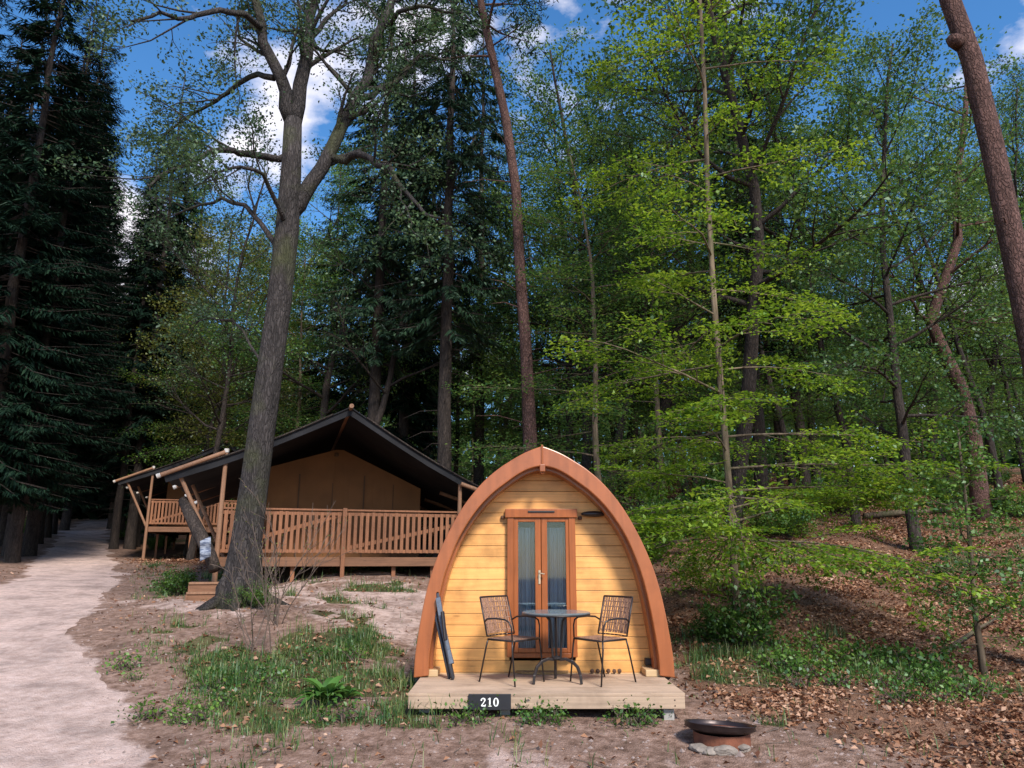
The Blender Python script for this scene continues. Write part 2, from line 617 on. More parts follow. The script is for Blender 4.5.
M_under = leaf_mat('undergrowth_leaves', (0.03, 0.085, 0.014), (0.065, 0.145, 0.02), (0.13, 0.22, 0.03), trans=0.3, scale=1.0)
M_grass = leaf_mat('grass_blades', (0.030, 0.080, 0.022), (0.065, 0.135, 0.028), (0.20, 0.20, 0.07), trans=0.25, scale=1.5)
M_litter = leaf_mat('fallen_leaves', (0.13, 0.05, 0.025), (0.31, 0.145, 0.075), (0.50, 0.30, 0.20), trans=0.1, scale=0.9)
M_dock = leaf_mat('dock_leaves', (0.05, 0.13, 0.02), (0.08, 0.19, 0.03), (0.12, 0.25, 0.05), trans=0.3, scale=2)

# ------------------------------------------------------------------ terrain
CTRL = []


def cp(px, py, Y):
    p = P(px, py, Y)
    CTRL.append((p.x, p.y, p.z))


for X in (-12, -6, 0, 6, 12):
    for Y in (-12, -5, 1):
        CTRL.append((X, Y, 0.0 + max(0, X) * 0.02))
for x in (60, 250, 400, 560, 700, 820, 960):
    cp(x, 764, 6.4)
cp(410, 712, 7.4); cp(560, 716, 7.4); cp(690, 716, 7.5)
CTRL += [(0.4, 9.5, 0.12), (0.4, 11.5, 0.35), (0.4, 13, 0.55)]
cp(385, 640, 11.0); cp(330, 610, 12.3); cp(240, 604, 12.9); cp(400, 592, 14.5); cp(350, 577, 16.4)
cp(215, 598, 14.6); cp(430, 577, 17.3); cp(300, 660, 9.8); cp(200, 690, 8.5); cp(150, 650, 10.2)
cp(100, 649, 10.4); cp(0, 649, 10.4); cp(100, 600, 15.2); cp(-10, 590, 15.8); cp(103, 556, 27); cp(40, 556, 27)
cp(104, 538, 38); cp(60, 538, 38); cp(85, 530, 48); cp(148, 563, 28); cp(210, 561, 27); cp(60, 575, 20.5); cp(103, 575, 20.5); cp(180, 590, 17)
cp(-60, 560, 24); cp(20, 545, 32); cp(-40, 530, 40); cp(160, 545, 40); cp(300, 545, 34)
cp(690, 668, 9.6); cp(780, 660, 10.3); cp(900, 655, 10.9); cp(1010, 690, 9.2); cp(1100, 650, 11)
cp(720, 625, 11.5); cp(800, 600, 13); cp(900, 590, 14.0); cp(1000, 600, 13.2); cp(850, 555, 16.8); cp(720, 565, 16)
cp(950, 550, 17.5); cp(900, 508, 22.5); cp(1000, 505, 22); cp(750, 520, 21); cp(1100, 530, 18); cp(960, 488, 30); cp(820, 495, 28)
cp(620, 520, 22); cp(540, 530, 22)
CTRL += [(0, 32, 3.6), (8, 34, 5.2), (-6, 44, 4.4), (0, 62, 5.5), (20, 50, 7.2), (-30, 60, 4.8), (-50, 25, 3.0), (-50, 70, 5), (35, 25, 5.0),
         (30, 8, 2.2), (-25, 8, 0.6), (0, 100, 7), (60, 60, 8), (-60, 110, 6), (60, 110, 9), (60, 0, 3), (-60, -10, 1), (0, -40, 0), (50, -40, 1), (-60, -40, 0)]
CT = np.array(CTRL)


def tps_fit(C, lam=0.02):
    xy = C[:, :2] / 10.0
    n = len(C)
    d = np.linalg.norm(xy[:, None] - xy[None], axis=2)
    K = np.where(d > 0, d * d * np.log(d + 1e-12), 0) + lam * np.eye(n)
    Pm = np.hstack([np.ones((n, 1)), xy])
    A = np.zeros((n + 3, n + 3))
    A[:n, :n] = K
    A[:n, n:] = Pm
    A[n:, :n] = Pm.T
    rhs = np.concatenate([C[:, 2], np.zeros(3)])
    return xy, np.linalg.solve(A, rhs)


TXY, TW = tps_fit(CT)


def tz_arr(X, Y):
    X = np.asarray(X, float); Y = np.asarray(Y, float)
    sh = X.shape
    q = np.stack([X.ravel(), Y.ravel()], 1) / 10.0
    res = np.empty(len(q))
    for i in range(0, len(q), 20000):
        s = q[i:i + 20000]
        d = np.linalg.norm(s[:, None] - TXY[None], axis=2)
        U = d * d * np.log(d + 1e-12)
        res[i:i + 20000] = U @ TW[:-3] + TW[-3] + s @ TW[-2:]
    return res.reshape(sh)


# cheap value noise on arrays
_rn = np.random.RandomState(5)
_TAB = _rn.rand(256, 256)


def vnoise(X, Y, s):
    x = np.asarray(X) / s + 100.3; y = np.asarray(Y) / s + 57.7
    xi = np.floor(x).astype(int); yi = np.floor(y).astype(int)
    fx = x - xi; fy = y - yi
    fx = fx * fx * (3 - 2 * fx); fy = fy * fy * (3 - 2 * fy)
    a = _TAB[xi % 256, yi % 256]; b = _TAB[(xi + 1) % 256, yi % 256]
    c = _TAB[xi % 256, (yi + 1) % 256]; d = _TAB[(xi + 1) % 256, (yi + 1) % 256]
    return (a * (1 - fx) + b * fx) * (1 - fy) + (c * (1 - fx) + d * fx) * fy


def fbm(X, Y, s, o=4):
    r = 0; a = 1; t = 0
    for i in range(o):
        r = r + a * vnoise(X + 13.1 * i, Y - 7.7 * i, s / 2 ** i); t += a; a *= 0.55
    return r / t


# sandy track centre line, from the pixels of its right edge
PATH = [(-3.3, -14), (-3.5, -4), (-3.6, 3), (-4.15, 6.6)]
for (px, py, Y) in ((-22, 649, 10.4), (44, 597, 15.4), (72, 575, 20.5), (76, 556, 27), (84, 538, 38), (86, 530, 48)):
    p = P(px, py, Y)
    PATH.append((p.x, p.y))
PATH += [(-33, 62), (-40, 80)]
PA = np.array(PATH)
# densify smoothly
_t = np.linspace(0, len(PA) - 1, 260)
PD = np.stack([np.interp(_t, np.arange(len(PA)), PA[:, 0]), np.interp(_t, np.arange(len(PA)), PA[:, 1])], 1)
for _ in range(30):
    PD[1:-1] = (PD[:-2] + PD[1:-1] * 2 + PD[2:]) / 4


def path_dist(X, Y):
    X = np.asarray(X, float).ravel(); Y = np.asarray(Y, float).ravel()
    out_ = np.empty(len(X))
    for i in range(0, len(X), 20000):
        q = np.stack([X[i:i + 20000], Y[i:i + 20000]], 1)
        out_[i:i + 20000] = np.linalg.norm(q[:, None] - PD[None], axis=2).min(1)
    return out_


def height(X, Y, detail=True):
    X = np.asarray(X, float); Y = np.asarray(Y, float)
    z = tz_arr(X, Y)
    if detail:
        pd = path_dist(X, Y).reshape(X.shape)
        k = np.clip((pd - 1.0) / 1.5, 0.15, 1)
        nearpod = np.clip((np.hypot((X - 0.4) / 2.2, (Y - 9.3) / 3.0) - 0.8), 0.15, 1)
        z = z + k * nearpod * ((fbm(X, Y, 2.6, 4) - 0.5) * 0.30 + (fbm(X + 40, Y, 0.5, 3) - 0.5) * 0.07)
    return z


def gz(x, y):
    return float(height(np.array([x]), np.array([y]))[0])


def lin(a, b, n):
    return np.linspace(a, b, n)


def sheet(xs, ys, dz=0.0):
    X, Y = np.meshgrid(xs, ys)
    Z = height(X, Y) + dz
    return X, Y, Z


xs = np.concatenate([lin(-140, -32, 22)[:-1], lin(-32, -14, 60)[:-1], lin(-14, 16, 420)[:-1], lin(16, 34, 60)[:-1], lin(34, 140, 22)])
ys = np.concatenate([lin(-60, 2, 24)[:-1], lin(2, 5, 12)[:-1], lin(5, 20, 260)[:-1], lin(20, 40, 120)[:-1], lin(40, 160, 40)])
X, Y, Z = sheet(xs, ys)


def grid_mesh(name, X, Y, Z, mat):
    ny, nx = X.shape
    V = np.stack([X, Y, Z], -1).reshape(-1, 3).astype(np.float32)
    i = np.arange(ny - 1)[:, None] * nx + np.arange(nx - 1)[None]
    Fc = np.stack([i, i + 1, i + 1 + nx, i + nx], -1).reshape(-1, 4).astype(np.int32)
    me = bpy.data.meshes.new(name)
    me.vertices.add(len(V)); me.vertices.foreach_set('co', V.ravel())
    me.loops.add(Fc.size); me.loops.foreach_set('vertex_index', Fc.ravel())
    me.polygons.add(len(Fc)); me.polygons.foreach_set('loop_start', np.arange(0, Fc.size, 4, dtype=np.int32))
    me.polygons.foreach_set('loop_total', np.full(len(Fc), 4, dtype=np.int32))
    me.update(calc_edges=True)
    me.polygons.foreach_set('use_smooth', [True] * len(Fc))
    return link_mesh(name, me, None, mat)


def smooth(a, b, x):
    t_ = np.clip((x - a) / (b - a), 0, 1)
    return t_ * t_ * (3 - 2 * t_)


def masks(X, Y):
    """what covers the ground: sand, green, litter (0..1 each)"""
    sh = X.shape
    pd = path_dist(X, Y).reshape(sh)
    n1 = fbm(X, Y, 1.6, 5); n2 = fbm(X + 31, Y + 9, 0.6, 4)
    sand = 1 - smooth(0.75, 1.5, pd + (n1 - 0.5) * 1.2)
    # bare sandy bank in front of the tents and beside the cabin
    bank = np.exp(-(((X + 4.6) / 3.4) ** 2 + ((Y - 14.2) / 2.6) ** 2)) * 1.1 + 0.5 * np.exp(-(((X + 9.5) / 2.0) ** 2 + ((Y - 21) / 2.2) ** 2))
    bank2 = np.exp(-(((X + 1.8) / 1.0) ** 2 + ((Y - 12.2) / 3.2) ** 2)) * 1.0
    front = np.exp(-(((X - 0.5) / 3.5) ** 2 + ((Y - 6.3) / 0.9) ** 2)) * 0.9
    sand = np.maximum(sand, 0.5 * smooth(0.35, 0.95, bank + bank2 + front * 0.6 + (n2 - 0.5) * 1.3))
    mound = np.exp(-(((X + 3.1) / 2.1) ** 2 + ((Y - 8.2) / 2.7) ** 2))
    rim = np.exp(-(((X - 3.8) / 2.3) ** 2 + ((Y - 9.6 + 0.25 * (X - 3.8)) / 0.8) ** 2))
    green = smooth(0.36, 0.70, mound * 1.25 + rim * 0.9 + (n1 - 0.5) * 1.9 + (n2 - 0.5) * 1.9) * smooth(1.5, 2.3, pd)
    far = smooth(24, 30, Y) * (pd > 2) * 0.5
    green = np.maximum(green, far * smooth(0.4, 0.6, n1))
    lit = smooth(1.2, 2.8, X + 0.5 * (Y - 9) * (Y < 9) + (n1 - 0.5) * 2.5)
    lit = np.maximum(lit, smooth(20, 26, Y) * 0.8)
    green = green * (1 - 0.95 * np.clip(front * 1.3, 0, 1))
    lit = lit * (1 - 0.55 * front) * smooth(1.3, 2.6, pd)
    return sand * (1 - lit * 0.85), green, lit, pd


def ground_material():
    m, t, b = new_mat('forest_ground')
    at = nn(t, 'ShaderNodeAttribute'); at.attribute_name = 'cover'
    sp = nn(t, 'ShaderNodeSeparateColor')
    t.links.new(at.outputs['Color'], sp.inputs[0])
    geo = nn(t, 'ShaderNodeNewGeometry')

    def noise_(s, d=6, r=0.6):
        n = nn(t, 'ShaderNodeTexNoise')
        n.inputs['Scale'].default_value = s; n.inputs['Detail'].default_value = d; n.inputs['Roughness'].default_value = r
        t.links.new(geo.outputs['Position'], n.inputs['Vector'])
        return n
    nA, nB, nC, nM = noise_(1.6, 8, 0.65), noise_(9, 8, 0.72), noise_(60, 3), noise_(3.5, 9, 0.75)
    dirt = ramp(t, [(0.3, (0.10, 0.058, 0.042, 1)), (0.45, (0.22, 0.135, 0.10, 1)), (0.58, (0.33, 0.215, 0.17, 1)), (0.72, (0.44, 0.31, 0.26, 1))])
    t.links.new(nB.outputs['Fac'], dirt.inputs['Fac'])
    sand = ramp(t, [(0.3, (0.42, 0.29, 0.245, 1)), (0.52, (0.58, 0.425, 0.375, 1)), (0.72, (0.70, 0.545, 0.495, 1))])
    t.links.new(nB.outputs['Fac'], sand.inputs['Fac'])
    lit = ramp(t, [(0.3, (0.075, 0.038, 0.026, 1)), (0.5, (0.19, 0.10, 0.062, 1)), (0.66, (0.32, 0.19, 0.13, 1))])
    t.links.new(nC.outputs['Fac'], lit.inputs['Fac'])
    grn = ramp(t, [(0.3, (0.05, 0.05, 0.02, 1)), (0.5, (0.10, 0.09, 0.04, 1)), (0.7, (0.17, 0.13, 0.075, 1))])
    t.links.new(nB.outputs['Fac'], grn.inputs['Fac'])

    def fac(sock, n, w=0.6):
        a = nn(t, 'ShaderNodeMath', operation='MULTIPLY_ADD')
        t.links.new(n.outputs['Fac'], a.inputs[0]); a.inputs[1].default_value = w
        t.links.new(sock, a.inputs[2])
        r = ramp(t, [(0.35 + w * 0.5, g(0)), (0.62 + w * 0.5, g(1))])
        t.links.new(a.outputs[0], r.inputs['Fac'])
        return r.outputs['Color']

    def mixc(f, a, c):
        x = nn(t, 'ShaderNodeMixRGB')
        t.links.new(f, x.inputs['Fac']); t.links.new(a, x.inputs['Color1']); t.links.new(c, x.inputs['Color2'])
        return x.outputs['Color']
    c = mixc(fac(sp.outputs[2], nM, 0.9), dirt.outputs['Color'], lit.outputs['Color'])
    c = mixc(fac(sp.outputs[0], nM, 0.9), c, sand.outputs['Color'])
    c = mixc(fac(sp.outputs[1], nM, 0.9), c, grn.outputs['Color'])
    pat = ramp(t, [(0.34, g(0.68)), (0.5, g(1.0)), (0.66, g(1.2))])
    t.links.new(nA.outputs['Fac'], pat.inputs['Fac'])
    mu = nn(t, 'ShaderNodeMixRGB', blend_type='MULTIPLY'); mu.inputs['Fac'].default_value = 1
    t.links.new(c, mu.inputs['Color1']); t.links.new(pat.outputs['Color'], mu.inputs['Color2'])
    t.links.new(mu.outputs['Color'], b.inputs['Base Color'])
    b.inputs['Roughness'].default_value = 0.95
    b.inputs['Specular IOR Level'].default_value = 0.15
    bp = nn(t, 'ShaderNodeBump'); bp.inputs['Distance'].default_value = 0.05; bp.inputs['Strength'].default_value = 0.8
    ad = nn(t, 'ShaderNodeMath', operation='ADD')
    t.links.new(nB.outputs['Fac'], ad.inputs[0]); t.links.new(nC.outputs['Fac'], ad.inputs[1])
    t.links.new(ad.outputs[0], bp.inputs['Height'])
    t.links.new(bp.outputs['Normal'], b.inputs['Normal'])
    return m


M_ground = ground_material()


def set_cover(o, X, Y, add_sand=None):
    s, gr, l, pd = masks(X, Y)
    if add_sand is not None:
        s = np.maximum(s, add_sand); gr = gr * 0; l = l * 0
    col = np.stack([s, gr, l, np.ones_like(s)], -1).reshape(-1, 4).astype(np.float32)
    a = o.data.color_attributes.new('cover', 'FLOAT_COLOR', 'POINT')
    a.data.foreach_set('color', col.ravel())


ground = grid_mesh('ground', X, Y, Z, M_ground)
set_cover(ground, X, Y)
tag(ground, kind='structure')

# the track: a worn sheet 4 mm above the ground, ragged edges
ci = np.arange(0, 250)
cpts = np.stack([np.interp(np.linspace(0, len(PD) - 1, 900), np.arange(len(PD)), PD[:, k]) for k in (0, 1)], 1)
tan = np.gradient(cpts, axis=0); tan /= np.linalg.norm(tan, axis=1)[:, None]
nor = np.stack([-tan[:, 1], tan[:, 0]], 1)
ac = np.linspace(-1, 1, 19)
wl = 1.02 + (fbm(cpts[:, 0], cpts[:, 1], 1.3, 4) - 0.5) * 0.5
wr = 1.12 + (fbm(cpts[:, 0] + 20, cpts[:, 1] + 5, 1.0, 4) - 0.5) * 0.5
W = np.where(ac[None] < 0, wr[:, None], wl[:, None])
PXs = cpts[:, 0:1] + nor[:, 0:1] * ac[None] * W
PYs = cpts[:, 1:2] + nor[:, 1:2] * ac[None] * W
PZs = height(PXs, PYs) + 0.012 - 0.02 * np.abs(ac[None]) ** 6
# keep the sheet above the coarse ground triangles
track = grid_mesh('path', PXs, PYs, PZs, M_ground)
set_cover(track, PXs, PYs, add_sand=np.ones_like(PXs))
tag(track, kind='structure')


def wm(o):
    m_ = o.matrix_basis.copy()
    p = o.parent
    while p is not None:
        m_ = p.matrix_basis @ m_
        p = p.parent
    return m_


def put(o, parent):
    """parent a mesh built in world coordinates, keeping it where it stands"""
    o.data.transform(wm(parent).inverted())
    o.parent = parent
    return o


def bw(mb, name, mats, parent, **kw):
    return put(mb.build(name, mats, None, **kw), parent)


rng = random.Random(11)

# ------------------------------------------------------------------ deck in front of the cabin
DZ = 0.385          # deck top
DF, DB = 7.43, 8.62
XC = P(543, 560, 8.4).x
DH = 1.30
DXC = P(546.5, 693, DF).x
deck = empty('wooden_deck', (DXC, DF, 0.05), 0, 'low weathered timber deck with plain fascia board in front of the arched cabin', 'deck')
mb = MB()
n = 9
bwid = (DB - DF) / n
for i in range(n):
    y = DF + bwid * (i + 0.5)
    mb.box((DXC, y, DZ - 0.014), (2 * DH, bwid - 0.006, 0.028))
bw(mb, 'deck_board', M_deck, deck, bevel=0.003)
mb = MB()
mb.box((DXC, DF + 0.012, DZ - 0.03 - 0.054), (2 * DH - 0.01, 0.04, 0.108))
bw(mb, 'fascia', M_deck, deck, bevel=0.004)
mb = MB()
for x in (-DH + 0.03, -0.6, 0, 0.6, DH - 0.03):
    mb = MB()
    mb.box((DXC + x, (DF + DB) / 2 + 0.03, DZ - 0.03 - 0.053), (0.045, DB - DF - 0.1, 0.105))
    bw(mb, 'joist', M_deck, deck)
for (px, dy) in ((668, 0.09), (505, 0.16), (425, 0.2), (668, 0.95), (425, 0.95)):
    mb = MB()
    x = P(px, 714, DF + dy).x
    mb.box((x, DF + dy, 0.07), (0.10, 0.10, 0.34))
    bw(mb, 'support_post', M_concrete, deck, bevel=0.006)
mb = MB()
for x in (-DH + 0.1, -0.55, 0.1, 0.72, DH - 0.1):
    for dz in (-0.06, -0.11):
        mb = MB()
        mb.tube([(DXC + x, DF - 0.0085, DZ + dz), (DXC + x, DF - 0.012, DZ + dz)], 0.006, 8)
        bw(mb, 'screw', M_black, deck)

# ------------------------------------------------------------------ arched camping cabin
YA = 8.36
pod = empty('camping_cabin', (XC, YA, 0.1), 0, 'arched larch camping cabin with redwood rim and glazed double door', 'cabin')
outer_px = [(413.5, 678), (415, 655), (419.5, 625), (425, 597), (431, 574.5), (438, 555), (447, 535), (458, 514.5), (470, 497), (484, 481), (498, 469), (510, 461), (521, 454.5), (532, 449.5), (543, 446)]
inner_px = [(428.5, 676), (429.5, 655), (434, 625), (439, 598), (445, 574), (452.5, 553), (460, 536), (470, 519.5), (481, 505), (494, 492), (507, 482), (517, 475), (526, 470), (535, 467), (543, 466)]


def half(pxs):
    o_ = []
    for px, py in pxs:
        p = P(px, py, YA)
        o_.append((p.x - XC, p.z))
    o_[-1] = (0.0, o_[-1][1])
    return o_


def dens(h, k=5):
    # Catmull-Rom through the outline
    h = [h[0]] + h + [h[-1]]
    r = []
    for i in range(1, len(h) - 2):
        for j in range(k):
            t_ = j / k
            q = []
            for c in (0, 1):
                p0, p1, p2, p3 = h[i - 1][c], h[i][c], h[i + 1][c], h[i + 2][c]
                q.append(0.5 * (2 * p1 + (p2 - p0) * t_ + (2 * p0 - 5 * p1 + 4 * p2 - p3) * t_ ** 2 + (3 * p1 - p0 - 3 * p2 + p3) * t_ ** 3))
            r.append(tuple(q))
    r.append(h[-2])
    return r


OUT, INN = dens(half(outer_px)), dens(half(inner_px))
OUT = [(x, max(z, 0)) for x, z in OUT]


def xat(prof, z):
    for (x0, z0), (x1, z1) in zip(prof, prof[1:]):
        if min(z0, z1) <= z <= max(z0, z1) and z1 != z0:
            return x0 + (x1 - x0) * (z - z0) / (z1 - z0)
    return prof[0][0] if z < prof[0][1] else 0.0


AD = 0.36     # how far the arch stands proud of the wall
for s in (-1, 1):
    mb = MB()
    mb.strip_y([(XC - s * x, z) for x, z in OUT], [(XC - s * x * 1.0, z) for x, z in INN], YA, YA + 0.13)
    bw(mb, 'arch_rim', M_arch, pod, bevel=0.012)
    # thinner inner band behind the rim, stepped in
    mb = MB()
    A2 = [(x * 0.995, z - 0.015) for x, z in OUT]
    B2 = []
    for (x, z), (xo, zo) in zip(INN, OUT):
        d = Vector((x - xo, 0, z - zo)).normalized()
        B2.append((x + d.x * 0.035, z + d.z * 0.035))
    mb.strip_y([(XC - s * x, z) for x, z in A2], [(XC - s * x, z) for x, z in B2], YA + 0.13, YA + AD + 0.03)
    bw(mb, 'arch_lining', M_arch, pod, bevel=0.006)
zt = OUT[-1][1]
mb = MB()
mb.box((XC, YA - 0.006, zt - 0.105), (0.022, 0.02, 0.235))
bw(mb, 'apex_strip', M_door, pod, bevel=0.004)
mb = MB()
mb.box((XC, YA + 0.01, INN[-1][1] - 0.03), (0.062, 0.16, 0.085))
mb.box((XC, YA + 0.01, INN[-1][1] - 0.083), (0.046, 0.12, 0.022))
bw(mb, 'apex_block', M_arch, pod, bevel=0.01)
YW = YA + AD
# boards of the front wall, cut out for the door
DOOR_X0, DOOR_X1 = P(509.5, 580, YW).x, P(574, 580, YW).x
DOOR_Z0, DOOR_Z1 = P(543, 655, YW).z, P(543, 513, YW).z
mb = MB()
WP = [(x, z) for x, z in B2]
z = DZ - 0.12
ph = 0.1245
topz = WP[-1][1]
while z < topz - 0.02:
    z1 = min(z + ph, topz - 0.004)
    pts = []
    for zz in np.linspace(z + 0.002, z1 - 0.002, 5):
        pts.append((abs(xat(WP, zz)) + 0.02, zz))
    if z1 > DOOR_Z0 and z < DOOR_Z1:
        mb.prism_y([(XC - a, b_) for a, b_ in pts] + [(DOOR_X0, b_) for a, b_ in reversed(pts)], YW, YW + 0.03)
        mb.prism_y([(DOOR_X1, b_) for a, b_ in pts] + [(XC + a, b_) for a, b_ in reversed(pts)], YW, YW + 0.03)
    else:
        mb.prism_y([(XC - a, b_) for a, b_ in pts] + [(XC + a, b_) for a, b_ in reversed(pts)], YW, YW + 0.03)
    z += ph
wall = bw(mb, 'front_wall', M_wall, pod, bevel=0.0035)
# shell going back
mb = MB()
S1 = [(XC - x * 0.985, z_ * 1.0 - 0.02) for x, z_ in OUT] + [(XC + x * 0.985, z_ - 0.02) for x, z_ in reversed(OUT[:-1])]
S2 = [(XC + (x - XC) * 0.95, z_ - 0.06) for x, z_ in S1]
mb.strip_y(S1, S2, YA + 0.13, YA + 4.6)
bw(mb, 'roof_shell', M_shingle, pod, smooth=False)
mb = MB()
mb.prism_y(S2, YA + 4.5, YA + 4.55)
bw(mb, 'rear_wall', M_wall, pod)
# dark room behind the door
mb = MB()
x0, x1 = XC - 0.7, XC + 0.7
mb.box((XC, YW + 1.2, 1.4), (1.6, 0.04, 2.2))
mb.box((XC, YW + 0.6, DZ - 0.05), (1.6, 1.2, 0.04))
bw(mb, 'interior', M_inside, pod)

# the door
YD = YW - 0.045


def wx(px, y=560, Y_=None):
    return P(px, y, Y_ or YD).x


def wz(py, px=543, Y_=None):
    return P(px, py, Y_ or YD).z


dx0, dx1 = wx(507.2, 580), wx(576, 580)
dz0, dz1 = wz(657), wz(509)
dc = (dx0 + dx1) / 2
door = None
mb = MB()
fw = 0.075
for x in (dx0 + fw / 2, dx1 - fw / 2):
    mb.box((x, YD + 0.01, (dz0 + dz1) / 2 - 0.02), (fw, 0.09, dz1 - dz0 - 0.04))
mb.box((dc, YD + 0.005, dz1 - 0.05), (dx1 - dx0 + 0.05, 0.11, 0.10))
mb.box((dc, YD + 0.0, dz0 + 0.02), (dx1 - dx0 - 2 * fw, 0.10, 0.05))
frame = bw(mb, 'door_frame', M_door, pod, bevel=0.006)
mb = MB()
mb.box((wx(541.5), YD - 0.054, wz(512)), (wx(555) - wx(528), 0.012, 0.022))
bw(mb, 'vent', M_black, frame, bevel=0.004)
gl_l = (wx(518.2, 580), wx(535.2, 580))
gl_r = (wx(547.5, 580), wx(566, 580))
gz0, gz1 = wz(648), wz(522)
mid = (gl_l[1] + gl_r[0]) / 2
for (ga, gb), (a, b_) in ((gl_l, (dx0 + fw, mid - 0.003)), (gl_r, (mid + 0.003, dx1 - fw))):
    mb = MB()
    zb, zt_ = dz0 + 0.046, dz1 - 0.104
    YL = YD + 0.0
    mb.box(((a + ga) / 2, YL, (zb + zt_) / 2), (ga - a, 0.05, zt_ - zb))
    mb.box(((b_ + gb) / 2, YL, (zb + zt_) / 2), (b_ - gb, 0.05, zt_ - zb))
    mb.box(((ga + gb) / 2, YL, (zb + gz0) / 2), (gb - ga, 0.05, gz0 - zb))
    mb.box(((ga + gb) / 2, YL, (zt_ + gz1) / 2), (gb - ga, 0.05, zt_ - gz1))
    leaf = bw(mb, 'door', M_door, pod, bevel=0.005)
    mb = MB()
    mb.box(((ga + gb) / 2, YL + 0.004, (gz0 + gz1) / 2), (gb - ga + 0.004, 0.008, gz1 - gz0 + 0.004))
    bw(mb, 'pane', M_glass, leaf)
    # curtain folds behind
    mb = MB()
    k = 46
    zc1 = gz1 - 0.06
    xs_ = np.linspace(ga - 0.03, gb + 0.03, k)
    fold = [YD + 0.085 + 0.024 * math.sin(i * 0.8 + (0 if a < mid else 2)) + 0.012 * math.sin(i * 0.37 + 1) for i in range(k)]
    vs = [(xs_[i], fold[i], gz0 - 0.1) for i in range(k)] + [(xs_[i], fold[i] * 1.0 + 0.004, zc1) for i in range(k)]
    mb.add(vs, [(i, i + 1, k + i + 1, k + i) for i in range(k - 1)])
    bw(mb, 'curtain', M_curtain, leaf, smooth=True)
    mb = MB()
    mb.box(((ga + gb) / 2, YD + 0.022, wz(603.5)), (gb - ga, 0.014, 0.014))
    bw(mb, 'curtain_rail', M_white, leaf)
    if a < mid:
        mb = MB()
        hx = wx(539.3)
        mb.box((hx, YL - 0.03, wz(577)), (0.022, 0.01, 0.15))
        mb.tube([(hx, YL - 0.03, wz(573)), (hx, YL - 0.07, wz(573)), (hx + 0.0, YL - 0.075, wz(573)), (hx + 0.055, YL - 0.075, wz(574))], 0.008, 8)
        bw(mb, 'handle', M_steel, leaf, smooth=False)
# pale paper seen behind the left glass
for px, py, w_ in ((502.5, 517.5, 0), (580, 518, 0)):
    mb = MB()
    c_ = P(px, py, YW - 0.02)
    mb.lathe([(0.001, 0.022), (0.018, 0.018), (0.024, 0.0), (0.02, -0.02), (0.001, -0.024)], c_, 12)
    mb.tube([(c_.x, YW, c_.z), (c_.x, c_.y, c_.z)], 0.007, 8)
    bw(mb, 'hook', M_cone, pod, smooth=True)
# dark oval bulkhead lamp right of the door
mb = MB()
c_ = P(593.5, 514, YW - 0.06)
prof = []
for i in range(9):
    a = PI * i / 8
    prof.append((0.145 * math.sin(a) + 0.001, 0.035 * math.cos(a)))
mb.lathe(prof, (0, 0, 0), 24)
mb.v = [(c_.x + x, c_.y + y * 0.42, c_.z + z_) for x, y, z_ in mb.v]
mb.box((c_.x, YW - 0.02, c_.z), (0.09, 0.05, 0.04))
bw(mb, 'lamp', M_black, pod, smooth=True)
# skid ends and socket
for px, nm in ((431, 0), (652, 1)):
    mb = MB()
    c_ = P(px, 671, YA + 0.16)
    mb.box((c_.x, YA + 0.2, DZ + 0.035), (0.17, 0.28, 0.07))
    bk = bw(mb, 'skid_end', M_block, pod, bevel=0.008)
    if nm:
        mb = MB()
        mb.box((c_.x - 0.0, YW - 0.03, DZ + 0.118), (0.09, 0.07, 0.075))
        mb.box((c_.x - 0.0, YW - 0.068, DZ + 0.118), (0.06, 0.012, 0.05))
        bw(mb, 'socket', M_black, pod, bevel=0.008)
# floor beams under the cabin
mb = MB()
for s in (-1, 1):
    mb.box((XC + s * 0.95, YA + 2.4, 0.2), (0.14, 4.2, 0.30))
mb.box((XC, YA + 2.4, DZ - 0.03), (2.5, 4.2, 0.06))
bw(mb, 'floor_beam', M_block, pod)

# half-round coir mat on the threshold
mb = MB()
pl = [(0.29 * math.cos(a), -0.14 * math.sin(a)) for a in np.linspace(0, PI, 20)]
k = len(pl)
cm = P(542, 670, YW - 0.02)
vs = [(cm.x + x, cm.y + y, DZ + 0.003) for x, y in pl] + [(cm.x + x, cm.y + y, DZ + 0.026) for x, y in pl]
mb.add(vs, [tuple(reversed(range(k))), tuple(range(k, 2 * k))] + [(i, (i + 1) % k, k + (i + 1) % k, k + i) for i in range(k)])
o = mb.build('doormat', M_coir, None)
tag(o, 'half-round brown coir doormat below the glazed double door', 'doormat')

# pine cones lined up on the deck at the foot of the wall
for i, px in enumerate((592, 598, 603, 608.5, 614, 619.5)):
    c_ = P(px, 672, YW - 0.07)
    mb = MB()
    prof = [(0.001, -0.02)]
    for j in range(6):
        zz = -0.018 + j * 0.0075
        rr = 0.021 * math.sin(PI * (j + 1.2) / 7.5)
        prof += [(rr * 0.7, zz), (rr * 1.15, zz + 0.003)]
    prof.append((0.001, 0.030))
    mb.lathe(prof, (0, 0, 0), 10)
    rot = Matrix.Rotation(1.3, 3, 'X') @ Matrix.Rotation(rng.uniform(-0.6, 0.6), 3, 'Y')
    mb.v = [tuple(rot @ Vector(v) * rng.uniform(0.95, 1.1)) for v in mb.v]
    o = mb.build('pine_cone', M_cone, None, smooth=False)
    o.location = (c_.x, c_.y + rng.uniform(-0.01, 0.01), DZ + 0.026)
    tag(o, 'small dark pine cone in the row on the deck against the cabin wall', 'pine cone', 'pine cones at the foot of the cabin wall')

